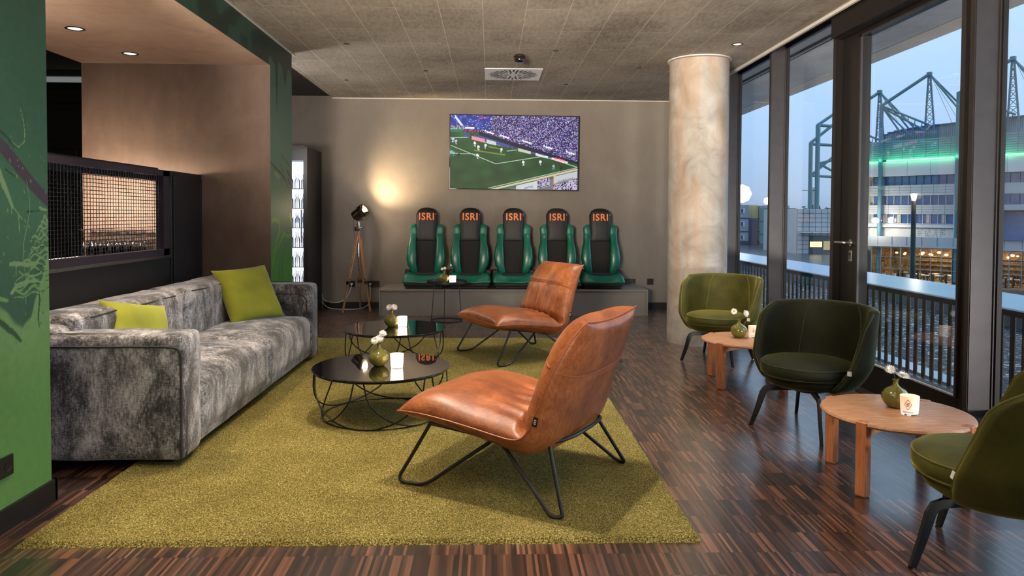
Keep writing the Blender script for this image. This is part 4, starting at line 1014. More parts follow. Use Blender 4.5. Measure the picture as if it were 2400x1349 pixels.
# ------------------------------------------------------------------ leather lounge chairs
def make_lounge():
    t = thing('lounge_chair', 'tan leather lounge chair nearest the camera, its back turned to us', 'armchair', (0, 0, 0), 0, 'leather lounge chairs')
    W = .758
    path = [(-.010, .334), (.02, .337), (.12, .338), (.26, .328), (.40, .312), (.52, .296), (.60, .288), (.645, .305), (.675, .36), (.705, .44), (.743, .55), (.783, .635), (.83, .722), (.867, .772), (.893, .798)]
    P = [Vector((a, 0, b)) for a, b in path]
    cum = [0]
    for i in range(1, len(P)): cum.append(cum[-1]+(P[i]-P[i-1]).length)
    T = cum[-1]
    def at(u):
        d = max(0, min(1, u))*T
        for i in range(1, len(P)):
            if cum[i] >= d-1e-9: k = (d-cum[i-1])/(cum[i]-cum[i-1]); return P[i-1].lerp(P[i], k)
        return P[-1].copy()
    def atS(u):  # smoothed
        return (at(u-.03)+at(u-.015)+at(u)*2+at(u+.015)+at(u+.03))/6 if .03 < u < .97 else at(u)
    def nrm(u):
        tg = atS(min(1, u+.035))-atS(max(0, u-.035)); tg.normalize(); return Vector((-tg.z, 0, tg.x))
    uc = cum[7]/T   # crease
    def inset(u): return 0 if u < uc else .075*((u-uc)/(1-uc))**1.1
    NU, NV = 120, 120
    def surf(side):
        def f(u, v):
            b = 2*v-1; b = math.sin(b*PI/2)
            edge = max(0, 1-abs(b)**3.4)**.5; e_u = max(0, 1-abs(2*u-1)**9)**.5
            ins = inset(u); w0, w1 = ins, W-ins; mid = (w0+w1)/2; hw = (w1-w0)/2
            wv = mid+hw*b
            if side > 0:
                th = .092+.016*math.exp(-((u-.16)/.12)**2)
                cr = math.exp(-((u-uc)/.034)**2); th *= 1-.86*cr
                th += .012*math.exp(-((u-(uc+.30))/.12)**2)
                # gathered folds either side of the crease
                g = 1.35*math.exp(-((u-uc-.01)/.17)**2)*(1-cr*.5)*edge*(1-b**4)
                th += g*(.009+.005*noise.noise(Vector((b*4, 3, 5))))*math.sin(b*27*(1-.5*(u-uc))+1.6*noise.noise(Vector((b*3, u*4, 1))))*(1-.3*abs(b))
                # stitched headrest line
                th -= .010*math.exp(-((u-.80)/.010)**2)*edge
                th += .010*noise.noise(Vector((u*5, b*2.2, 7)))
            else:
                th = .078+.03*math.exp(-((u-uc)/.16)**2)+.02*math.exp(-((u-.8)/.15)**2)
                th -= .008*math.exp(-((u-.80)/.010)**2)*edge
                th += .006*noise.noise(Vector((u*6, b*2.5, 17)))
            sq = 1 if abs(b) < .999 else 1
            p = atS(u)+nrm(u)*side*th*edge*max(.0, e_u)
            p.y = wv
            # front and top edge bow in a little between the corners
            if u < .5: p.x += .018*(1-abs(b)**2)*(1-e_u)+.0
            else: p += Vector((-.5, 0, -1))*.022*(1-abs(b)**2)*(1-e_u)
            return p
        return f
    mb = MB(); mb.grid(surf(1), NU, NV); mb.grid(surf(-1), NU, NV, flip=True)
    mb.build('leather_shell', M['leather'], t, True, weld=.0005, ang=None)
    for s_ in (0, 1):
        pts = []
        for k in range(60):
            u = k/59; ins = inset(u); p = atS(u); p.y = ins-.001 if not s_ else W-ins+.001; pts.append(p)
        MB().tube(pts, .0042, 6).build('side_seam', M['leather_seam'], t, True)
    for side in (1, -1):
        f = surf(side); pts = [f(.80, .5+.5*b) for b in [-.90+1.80*k/40 for k in range(41)]]
        MB().tube([p+nrm(.80)*side*.003 for p in pts], .003, 6).build('headrest_seam', M['leather_seam'], t, True)
    fr = surf(1)
    pts = [surf(1)(0, k/30) for k in range(31)]; MB().tube(pts, .004, 6).build('front_seam', M['leather_seam'], t, True)
    pts = [surf(1)(1, k/30) for k in range(31)]; MB().tube(pts, .004, 6).build('top_seam', M['leather_seam'], t, True)
    lb = MB().rbox(-.011, .011, -.0015, .0015, -.021, .021, .001, 1).build('brand_tab', M['black'], t); lb.location = (.700, -.004, .385); lb.rotation_euler = (0, .2, 0)
    lw_ = MB()
    for k in range(3): lw_.box(-.005, .005, -.002, -.0016, -.011+.008*k, -.006+.008*k)
    lw_.build('tab_print', M['labelwhite'], lb)
    # hairpin frame
    R = .0085
    def mir(p): return (p[0], W-p[1], p[2])
    A = [(.15, .05, .292), (.02, .005, .06), (-.008, 0, R), (.125, .02, R), (.20, .05, .055), (.44, .16, .255)]
    A = [(.15, .04, .292), (-.012, -.002, R), (.13, .02, R), (.45, .13, .25)]
    B = [(.50, .085, .232), (.775, -.004, R), (.822, .01, R), (.705, .12, .262)]
    top = [(.15, .04, .292), (.45, .13, .25)]
    for pts in (A, B):
        for mfun in (lambda p: p, mir):
            MB().tube(rounded([mfun(p) for p in pts], .05, 8), R, 10).build('leg', M['black'], t, True)
    mb = MB()
    mb.tube(rounded([(.15, .04, .292), (.17, W/2, .278), (.15, W-.04, .292)], .3, 12), R, 8)
    mb.tube(rounded([(.705, .12, .262), (.77, .2, .275), (.80, W/2, .29), (.77, W-.2, .275), (.705, W-.12, .262)], .12, 8), R, 8)
    for mfun in (lambda p: p, mir): mb.tube([mfun((.15, .04, .288)), mfun((.45, .13, .236)), mfun((.50, .085, .226)), mfun((.705, .12, .262))], R, 8)
    mb.build('under_frame', M['black'], t, True)
    return t
lc = make_lounge(); lc.location = (-.412, 3.255, .017); lc.rotation_euler.z = math.atan2(-.508, .8615)
dup(lc, (.066, 5.73, .017), math.atan2(.466, .885), 'tan leather lounge chair at the far edge of the rug, its seat facing us')

# ------------------------------------------------------------------ velvet tub chairs
def make_tub(vel, vseam, label):
    t = thing('tub_chair', label, 'armchair', (0, 0, 0), 0, 'velvet tub chairs')
    # shell: swept round the back
    NA, NZ = 60, 22; th = .056
    Z0, Z1 = .262, .715
    def amax(s): 
        a = 2.10-.62*s**.9
        if s > .80: a *= (1-.16*((s-.80)/.20)**2.2)
        return a
    def rad(s): return .195+.095*min(1, s/.32)**.55+.034*s
    def ztop(a, s):  # height falls slightly towards the wings
        return Z0+(Z1-Z0)*s*(1-.035*(abs(a)/1.4)**2)
    def pt(u, s, off):
        s = max(0.0, min(1.0, s))
        a = (2*u-1)*amax(s); r = rad(s)+off
        return Vector((-r*math.cos(a)*1.0, r*math.sin(a)*1.06, ztop(a, s)))
    mb = MB()
    def f(u, v):
        # v runs up the inside, over the top, and down the outside
        if v < .42: s = v/.42; off = -th*.5
        elif v < .58: k = (v-.42)/.16; s = 1; off = -th*.5*math.cos(k*PI)
        else: s = max(0.0, 1-(v-.58)/.42); off = th*.5
        edge = min(u, 1-u)*2
        ro = min(1, edge/.05); off *= math.sqrt(max(0, 1-(1-ro)**2)) if ro < 1 else 1
        p = pt(u, s, off)
        if .42 <= v <= .58: p.z += .018*math.sin((v-.42)/.16*PI)*ro
        nn = .0022*math.sin(u*150)*math.exp(-((s-.86)/.12)**2)*(1 if off < 0 else 0)
        return p+Vector((nn, nn, 0))
    mb.grid(f, NA, 50); mb.build('back_shell', vel, t, True, weld=.0006, ang=None)
    for uu_ in (.30, .70):
        MB().tube([pt(uu_, s/24, -th*.5-.001) for s in range(7, 25)], .0042, 6).build('back_seam', vseam, t, True)
    for uu_ in (.0, 1.0):
        MB().tube([pt(uu_, s/24, 0) for s in range(1, 25)], .0042, 6).build('edge_piping', vseam, t, True)
    MB().lathe([(0, .248), (.15, .25), (.21, .262), (.24, .282), (.25, .302), (.24, .32), (0, .32)], 48).build('seat_pan', vel, t, True)
    pr = [(0, .31), (.20, .31), (.238, .317), (.257, .334), (.262, .358), (.259, .386), (.246, .402), (.21, .413), (.12, .421), (0, .424)]
    sc = MB().lathe([(r*1.0, z) for r, z in pr], 56).build('seat_cushion', vel, t, True, ang=None); sc.location.x = .022
    for z, r in ((.390, .2575), (.330, .2535)):
        MB().tube([(r*math.cos(2*PI*k/56), r*math.sin(2*PI*k/56), z) for k in range(56)], .0038, 6, closed=True).build('cushion_piping', vseam, sc, True)
    lb = MB().rbox(-.002, .002, -.011, .011, -.013, .013, .001, 1).build('brand_tab', M['labelwhite'], t); p = pt(1, .30, .0); lb.location = p+Vector((.004, .006, 0)); lb.rotation_euler = (0, -.3, .5)
    MB().lathe([(0, .225), (.09, .225), (.10, .232), (.10, .252), (0, .252)], 24).build('hub_plate', M['black'], t)
    for k in range(4):
        a = PI/4+k*PI/2; mb = MB(); Mr = Matrix.Rotation(a, 4, 'Z')
        pts = [(.05, .24, .014), (.215, .236, .018), (.245, .226, .020), (.262, .200, .020), (.292, .10, .016), (.325, .006, .012)]
        rows = []
        for i, (r, z, hw) in enumerate(pts):
            if i == 0: tx, tz = 1, 0
            else:
                dx = pts[min(i+1, 5)][0]-pts[i-1][0]; dz = pts[min(i+1, 5)][1]-pts[i-1][1]; l_ = math.hypot(dx, dz); tx, tz = dx/l_, dz/l_
            nx_, nz_ = -tz, tx; h = hw*1.15; wd = .0075
            rows.append([mb.bm.verts.new(Mr @ Vector(q)) for q in ((r+nx_*h*-1, -wd, z-nz_*h), (r-nx_*h, wd, z-nz_*h), (r+nx_*h*.6, wd, z+nz_*h*.6), (r+nx_*h*.6, -wd, z+nz_*h*.6))])
        for a_, b_ in zip(rows, rows[1:]):
            for i in range(4): mb.bm.faces.new([a_[i], a_[(i+1) % 4], b_[(i+1) % 4], b_[i]])
        mb.bm.faces.new(rows[0][::-1]); mb.bm.faces.new(rows[-1])
        lg = mb.build('leg', M['black'], t)
        MB().lathe([(.011, 0), (.011, .006)], 10, (.325*math.cos(a), .325*math.sin(a), 0)).build('foot_glide', M['chromedark'], lg)
    return t
g1 = make_tub(M['velvet'], M['velvet_seam'], 'olive green velvet tub chair in front of the concrete column'); g1.location = (1.985, 6.11, 0); g1.rotation_euler.z = math.radians(229); 
g2 = make_tub(M['velvet_dark'], simple('dark green velvet piping', (48, 50, 24), .7), 'dark green velvet tub chair between the two wooden tables'); g2.location = (1.887, 4.13, 0); g2.rotation_euler.z = math.radians(213)
dup(g1, (1.83, 2.47, 0), math.radians(137), 'green velvet tub chair cut off by the right edge of the photo')

# ------------------------------------------------------------------ low wooden tables
def make_wood():
    t = thing('wooden_table', 'round light wood side table in the foreground beside the door', 'side table', (0, 0, 0), 0, 'round wooden side tables')
    r = .329
    MB().lathe([(0, .309), (r-.03, .309), (r-.008, .313), (r, .322), (r-.004, .331), (r-.012, .334), (0, .334)], 72).build('tabletop', M['oak'], t, True)
    for k in range(4):
        a = math.radians(36+90*k); Mr = Matrix.Rotation(a, 4, 'Z')
        MB().rbox(r-.045, r+.004, -.024, .024, 0.004, .336, .004, 3, Mr).box(r-.04, r, -.02, .02, 0, .004, Mr).build('leg', M['oakleg'], t)
        MB().box(.02, r-.04, -.011, .011, .268, .309, Mr).build('crossbar', M['oak'], t)
    return t
w1 = make_wood(); w1.location = (1.925, 3.295, 0)
dup(w1, (1.925, 5.255, 0), math.radians(0), 'round light wood side table between the olive and the dark green chair')

# ------------------------------------------------------------------ black glass coffee tables
def make_coffee():
    t = thing('coffee_table', 'round black glass coffee table on looping wire legs, nearest the camera', 'coffee table', (0, 0, 0), 0, 'black glass coffee tables')
    r = .420; h = .300
    MB().lathe([(0, h-.010), (r-.002, h-.010), (r, h-.008), (r, h-.002), (r-.002, h), (0, h)], 96).build('tabletop', M['glasstop'], t, True)
    ring = lambda rr_, z: [(rr_*math.cos(2*PI*k/80), rr_*math.sin(2*PI*k/80), z) for k in range(80)]
    MB().tube(ring(.350, .0045), .0035, 6, closed=True).build('floor_ring', M['blackwire'], t, True)
    MB().tube(ring(.405, h-.016), .005, 6, closed=True).build('top_ring', M['blackwire'], t, True)
    for k in range(6):
        f0 = 2*PI*k/6+.35; pts = []
        for i in range(41):
            q = -1+2*i/40; z = .006+(h-.020)*(1-math.sqrt(max(0, 1-abs(q)**2.0)))
            q2 = math.copysign(abs(q)**.92, q); a = f0+q2*math.radians(56); rr_ = .352+.052*(z/h)**.6+.018*math.sin(PI*min(1, z/h))
            pts.append((rr_*math.cos(a), rr_*math.sin(a), z))
        MB().tube(pts, .0045, 7).build('wire_leg', M['blackwire'], t, True)
    return t
t1 = make_coffee(); t1.location = (-.663, 4.40, .016)
dup(t1, (-.787, 5.90, .016), .5, 'round black glass coffee table on looping wire legs, farther from the camera')
# small tray table
t = thing('tray_table', 'small black tray table on three thin rods in front of the seats', 'side table', (-.505, 8.40, 0))
MB().lathe([(0, .440), (.232, .440), (.238, .446), (.238, .474), (.234, .474), (.232, .452), (0, .452)], 48).build('tray', M['black'], t, True)
MB().tube([(.185*math.cos(2*PI*k/48), .185*math.sin(2*PI*k/48), .006) for k in range(48)], .005, 6, closed=True).build('floor_ring', M['blackwire'], t, True)
for a in (200, 265, 20):
    a = math.radians(a); MB().cyl((.185*math.cos(a), .185*math.sin(a), .006), (.15*math.cos(a), .15*math.sin(a), .442), .005, seg=8).build('leg', M['blackwire'], t, True)

# ------------------------------------------------------------------ vases, flowers, candles
vp_ = [(0, 0), (.026, 0), (.034, .004), (.052, .022), (.063, .045), (.061, .066), (.046, .086), (.026, .098), (.014, .106), (.011, .118), (.0125, .130), (.0155, .134), (.013, .134), (.010, .120), (.010, .108), (0, .104)]
vz = MB().lathe(vp_, 40).build('vase', M['vase'], None, True, ang=None)
def petals(r, n, rows, drop, seed):
    mb = MB(); q = random.Random(seed)
    for row in range(rows):
        for k in range(n-2*row):
            a = 2*PI*(k+.5*row)/(n-2*row)+q.uniform(-.05, .05); l = r*(1-.16*row)*(.92+.12*q.random()); z = row*.0025; wv = r*.15
            d = Vector((math.cos(a), math.sin(a), 0)); s_ = Vector((-math.sin(a), math.cos(a), 0)); up = Vector((0, 0, 1)); lift = .25*l*row+drop*l
            vv = [mb.bm.verts.new(p) for p in (d*r*.15-s_*wv*.4+up*z, d*l*.6-s_*wv+up*(z+lift*.7), d*l+up*(z+lift), d*l*.6+s_*wv+up*(z+lift*.7), d*r*.15+s_*wv*.4+up*z)]
            mb.bm.faces.new(vv); vb = [mb.bm.verts.new(v_.co-up*.0008) for v_ in vv]; mb.bm.faces.new(vb[::-1])
    return mb
def flower(base, head, tilt, r, label, rows=3, seed=0):
    t = thing('daisy', label, 'flower', base, 0, 'white daisies in the vases'); b = Vector(base); hd = Vector(head)-b
    mid = hd*.5+Vector((-hd.x*.25, -hd.y*.25, .01))
    MB().tube([(0, 0, 0), mid, hd], .0016, 6).build('stem', M['stem'], t, True)
    q = Vector(tilt).to_track_quat('Z', 'Y')
    p = petals(r, 15, rows, .12, seed).build('petals', M['petal'], t, recalc=False); p.location = hd; p.rotation_mode = 'QUATERNION'; p.rotation_quaternion = q
    c = MB().lathe([(r*.24, -.001), (r*.26, .003), (r*.16, .007), (0, .008)], 12).build('flower_centre', M['flowerheart'] if rows < 3 else M['petal'], t, True); c.location = hd; c.rotation_mode = 'QUATERNION'; c.rotation_quaternion = q
def candle(loc, label, r, h, mat, logo, rz=0):
    t = thing('candle_glass', label, 'candle', loc, rz, 'candles in white glasses')
    MB().lathe([(0, 0), (r*.80, 0), (r*.86, .003), (r*.885, .010)], 36, close=True).build('glass_base', M['clear'], t, True)
    b = MB().lathe([(0, .008), (r*.88, .008), (r*.93, h*.3), (r, h), (r*.95, h), (r*.90, h*.62), (0, h*.60)], 40, close=True).build('tealight_glass', mat, t, True, ang=.9)
    MB().lathe([(0, h*.60), (.003, h*.60+.002), (.0035, h*.60+.008), (0, h*.60+.02)], 8).build('flame', emis('candle flame', (255, 190, 90), 12) if logo is None else M['shopglow'], t, True)
    if logo is not None:
        def dia(s, z, w_=1.0): return [Vector((0, z+s, 0)), Vector((s*.62*w_, z, 0)), Vector((0, z-s, 0)), Vector((-s*.62*w_, z, 0))]
        mb = MB(); Rr = r*.965
        def wrap(x, z, o=.0008): a = -PI/2+x/Rr; rr_ = r*(.90+.10*z/h)+o; return Vector((rr_*math.cos(a), rr_*math.sin(a), z))
        cz = h*.60; s = h*.27
        def stroke(x0_, z0_, x1_, z1_, w_):
            n_ = 5; dx, dz = x1_-x0_, z1_-z0_; l_ = math.hypot(dx, dz); px, pz = -dz/l_*w_/2, dx/l_*w_/2
            prev = None
            for i in range(n_+1):
                k_ = i/n_; a_ = mb.bm.verts.new(wrap(x0_+dx*k_+px, z0_+dz*k_+pz)); b_ = mb.bm.verts.new(wrap(x0_+dx*k_-px, z0_+dz*k_-pz))
                if prev: mb.bm.faces.new([prev[0], prev[1], b_, a_])
                prev = (a_, b_)
        xw = s*.62
        for q in ((0, cz+s, xw, cz), (xw, cz, 0, cz-s), (0, cz-s, -xw, cz), (-xw, cz, 0, cz+s)): stroke(*q, .0022)
        for q in ((-xw*.4, cz+s*.32, xw*.4, cz+s*.32), (xw*.45, cz+s*.28, -xw*.55, cz), (-xw*.55, cz, xw*.55, cz), (xw*.55, cz, -xw*.4, cz-s*.3), (-xw*.4, cz-s*.32, xw*.4, cz-s*.32)): stroke(*q, .0026)
        for k_ in range(9): stroke(-r*.55+k_*r*.125, h*.20, -r*.55+k_*r*.125+r*.07, h*.20, .0055 if k_ % 3 else .0065)
        mb.build('crest_print', M['logo'], t, recalc=False)
    return t
TT = (('the near black glass table', (-.680, 4.40, .316)), ('the far black glass table', (-.813, 5.94, .316)), ('the black tray table', (-.535, 8.37, .452)), ('the wooden table by the column', (1.885, 5.31, .335)), ('the wooden table in the foreground', (1.955, 3.35, .335)))
for i, (nm, p) in enumerate(TT):
    q = vz if i == 0 else vz.copy()
    if i: C.objects.link(q)
    q.location = p; tag(q, 'round olive glazed bud vase on '+nm, 'vase', 'olive bud vases')
cy = Vector((-.1, -.8, .5))
def fl(i, dx, dz, dy, tilt, r, rows, label, seed):
    b = TT[i][1]; flower((b[0], b[1], b[2]+.108), (b[0]+dx, b[1]+dy, b[2]+dz), tilt, r, label, rows, seed)
fl(0, -.020, .158, -.02, (-.3, -.7, .5), .030, 3, 'lowest of the three white daisies on the near black table', 1); fl(0, .004, .168, 0, (.1, -.8, .6), .030, 3, 'middle white daisy of the three on the near black table', 2); fl(0, .022, .196, .01, (.3, -.6, .7), .027, 3, 'highest of the three white daisies on the near black table', 3)
fl(1, -.018, .160, -.01, (-.3, -.7, .6), .032, 3, 'left white daisy of the pair on the far black table', 4); fl(1, .020, .160, 0, (.3, -.7, .6), .032, 3, 'right white daisy of the pair on the far black table', 5)
fl(2, -.022, .160, 0, (-.3, -.8, .4), .020, 3, 'left white daisy on the black tray table', 6); fl(2, .008, .168, 0, (0, -.8, .5), .022, 3, 'middle white daisy on the black tray table', 7); fl(2, .078, .205, 0, (.7, -.5, .4), .017, 2, 'right white daisy on a long leaning stem on the tray table', 8)
fl(3, -.040, .196, 0, (-.2, -.9, .35), .027, 2, 'open white daisy leaning left on the wooden table by the column', 9); fl(3, .050, .180, 0, (.4, -.7, .3), .030, 3, 'full white daisy leaning right on the wooden table by the column', 10)
fl(4, -.028, .182, 0, (-.3, -.7, .5), .026, 3, 'taller white daisy leaning left on the foreground wooden table', 11); fl(4, .030, .150, -.01, (.15, -.25, 1), .034, 3, 'lower white daisy resting on the foreground vase', 12)
candle((-.560, 4.325, .316), 'glowing candle glass on the near black glass table', .040, .088, M['candle'], None)
candle((-.722, 5.92, .316), 'glowing candle glass on the far black glass table', .040, .088, M['candle'], None)
candle((-.432, 8.34, .452), 'glowing candle glass on the black tray table', .040, .082, M['candle'], None)
candle((2.000, 5.315, .335), 'candle glass with a small diamond crest on the wooden table by the column', .040, .086, M['candledim'], 1, math.radians(-22))
candle((1.950, 3.225, .335), 'candle glass with a diamond crest on the foreground wooden table', .041, .088, M['candledim'], 1, math.radians(-40))
for x, y, z, e in ((-.56, 4.325, .38, 1.4), (-.722, 5.92, .38, 1.4), (-.432, 8.34, .51, 1.2), (2.0, 5.315, .40, .35), (1.95, 3.225, .40, .35)): pass

# ------------------------------------------------------------------ plinth, bucket seats, television
pt_ = thing('plinth_bench', 'long grey box plinth along the back wall under the seats', 'plinth', (0, 0, 0))
MB().box(-1.345, 1.955, 8.825, 9.495, 0, .305).build('box', M['plinth'], pt_)
MB().rbox(-1.362, 1.975, 8.805, 9.498, .305, .325, .002, 2).rbox(-1.362, -1.345, 8.805, 9.49, 0, .305, .002, 1).rbox(1.955, 1.975, 8.805, 9.49, 0, .305, .002, 1).build('top_board', M['plinth'], pt_)

def outline(pts, n=7): return [(p.x, p.y) for p in (lambda P: [P[i].lerp(P[(i+1) % len(P)], 0) for i in range(len(P))])(rounded([(x, y, 0) for x, y in pts], .2, n, closed=True))]
def loft(mb, stations, nseg=20, M_=None):
    """closed rounded sections (cx, halfwidth, y front, y back, z) stacked upward"""
    rows = []
    for cx, hw, yf, yb, z in stations:
        row = []
        for k in range(nseg):
            a = 2*PI*k/nseg; c, s = math.cos(a), math.sin(a); e = .55
            x = cx+hw*math.copysign(abs(c)**e, c); y = (yf+yb)/2+(yb-yf)/2*math.copysign(abs(s)**e, s); row.append(mb.bm.verts.new((x, y, z)))
        rows.append(row)
    for a, b in zip(rows, rows[1:]):
        for k in range(nseg): mb.bm.faces.new([a[k], a[(k+1) % nseg], b[(k+1) % nseg], b[k]])
    mb.bm.faces.new(rows[0][::-1]); mb.bm.faces.new(rows[-1]); return mb
def interp(tab, z):
    for (z0, *a), (z1, *b) in zip(tab, tab[1:]):
        if z <= z1:
            k = (z-z0)/(z1-z0); k = k*k*(3-2*k); return [x+(y-x)*k for x, y in zip(a, b)]
    return list(tab[-1][1:])
def make_bucket():
    t = thing('bucket_seat', 'green and black team bench seat at the left end of the plinth', 'seat', (0, 0, 0), 0, 'team bench seats')
    bs_ = MB(); bs_.rbox(-.235, .235, -.16, .26, 0, .045, .012, 3); bs_.rbox(-.25, .25, -.20, .26, .035, .075, .012, 3); bs_.build('seat_base', M['seatblack'], t)
    MB().rbox(-.20, .20, -.175, -.165, .022, .028, .002, 1).build('adjuster_bar', M['chromedark'], t)
    # seat cushion: green U with a sunk black centre
    mb = MB()
    def f(u, v):
        a = 2*u-1; x = .272*math.copysign(abs(a)**.9, a)
        y = -.245+.46*v
        e = max(0, 1-abs(a)**6)**.5; ef = 1-math.exp(-v/.05)
        z = .105+.075*e*ef**.5 + .020*math.exp(-((abs(a)-.80)/.16)**2)*ef - .012*math.exp(-(a/.45)**4)
        return Vector((x*(1-.06*math.exp(-v/.06)), y, z))
    mb.grid(f, 30, 20)
    def g(u, v):
        a = 2*u-1; x = .272*math.copysign(abs(a)**.9, a)*.95; y = -.235+.45*v; return Vector((x, y, .07))
    top = f; 
    # skirt
    rim = [f(i/29, 0) for i in range(30)]+[f(1, j/19) for j in range(1, 20)]+[f(i/29, 1) for i in range(28, -1, -1)]+[f(0, j/19) for j in range(18, 0, -1)]
    lo = [Vector((p.x*.955, p.y+.012 if p.y < -.2 else p.y, .068)) for p in rim]; md = [Vector((p.x*1.02, p.y-.008 if p.y < -.2 else p.y, .095)) for p in rim]
    R1 = [mb.bm.verts.new(p) for p in rim]; R2 = [mb.bm.verts.new(p) for p in md]; R3 = [mb.bm.verts.new(p) for p in lo]
    for A_, B_ in ((R1, R2), (R2, R3)):
        for i in range(len(A_)): mb.bm.faces.new([A_[i], A_[(i+1) % len(A_)], B_[(i+1) % len(A_)], B_[i]])
    mb.bm.faces.new(R3)
    mb.build('seat_cushion', M['seatgreen'], t, True, weld=.001, ang=None)
    MB().rbox(-.15, .15, -.12, .2, .160, .186, .012, 3).build('seat_insert', M['seatmesh'], t)
    # black centre of the back, leaning back a little
    tabc = [(0.15, .112), (.35, .130), (.58, .143), (.70, .129), (.80, .137), (.92, .140), (.975, .118), (1.0, .085), (1.014, .035)]
    def lean(z): return .10+.14*(z-.15)
    mb = MB(); st_ = []
    for k in range(40):
        z = .15+(.60-.15)*k/39; hw = interp(tabc, z)[0]; bul = .012*math.sin(PI*min(1, (z-.15)/.45)); st_.append((0, hw, lean(z)-.030-bul, lean(z)+.06, z))
    st_[-1] = (0, st_[-1][1]*.97, st_[-1][2]+.016, st_[-1][3]-.01, st_[-1][4]); loft(mb, st_, 28); mb.build('back_insert', M['seatmesh'], t, True, ang=None)
    mb = MB(); st_ = []
    for k in range(44):
        z = .585+(1.014-.585)*k/43; hw = interp(tabc, z)[0]; bul = .016*math.sin(PI*min(1, (z-.585)/.43)); rr_ = .012*math.exp(-(z-.585)/.02)+.03*max(0, (z-.95)/.064)**2; st_.append((0, hw, lean(z)-.042-bul+rr_, lean(z)+.06-rr_*.5, z))
    loft(mb, st_, 28); bk = mb.build('headrest', M['seatblack'], t, True, ang=None)
    # bolsters: outer / inner edge tables
    to = [(.15, .168), (.22, .205), (.29, .238), (.37, .250), (.48, .240), (.58, .218), (.68, .216), (.76, .221), (.79, .205), (.805, .175)]
    for sg1 in (-1, 1):
        mb = MB(); st_ = []
        for k in range(48):
            z = .15+(.803-.15)*k/47; o_ = interp(to, z)[0]; i_ = interp(tabc, z)[0]-.012; cx = sg1*(o_+i_)/2; hw = (o_-i_)/2
            fr_ = .075*math.sin(PI*min(1, max(0, (z-.12)/.55)))**.8+.035; cl_ = max(0, (z-.75)/.053)**2
            st_.append((cx, hw*(1-.35*cl_), lean(z)-fr_*(1-.4*cl_), lean(z)+.05-.02*cl_, z))
        loft(mb, st_, 24); mb.build('side_bolster', M['seatgreen'], t, True, ang=None)
    MB().rbox(-.27, -.20, .08, .18, .10, .22, .01, 2).build('recliner_hinge', M['seatblack'], t); MB().rbox(.20, .27, .08, .18, .10, .22, .01, 2).build('recliner_hinge', M['seatblack'], t)
    yb_ = lean(.895)-.0615
    Mx = Matrix.Translation((0, yb_+.0, .895)) @ Matrix.Rotation(-.14, 4, 'X') @ Matrix.Rotation(PI/2, 4, 'X')
    text_mesh('ISRI', 'brand_lettering', M['orange'], bk, .126, .003, Mx, offset=.0032, xs=.92, sp=1.14)
    text_mesh('®', 'registered_mark', M['orange'], bk, .022, .003, Matrix.Translation((.121, yb_+.004, .928)) @ Matrix.Rotation(-.14, 4, 'X') @ Matrix.Rotation(PI/2, 4, 'X'))
    return t
b0 = make_bucket(); b0.location = (-.815, 9.06, .325)
for k, l in enumerate(('green and black team bench seat second from the left, behind the tray table', 'green and black team bench seat in the middle of the row of five', 'green and black team bench seat second from the right, partly behind the leather chair', 'green and black team bench seat at the right end, nearest the column')):
    dup(b0, (-.815+.561*(k+1), 9.06, .325), math.radians((0, 0, -1, -2)[k]), l)

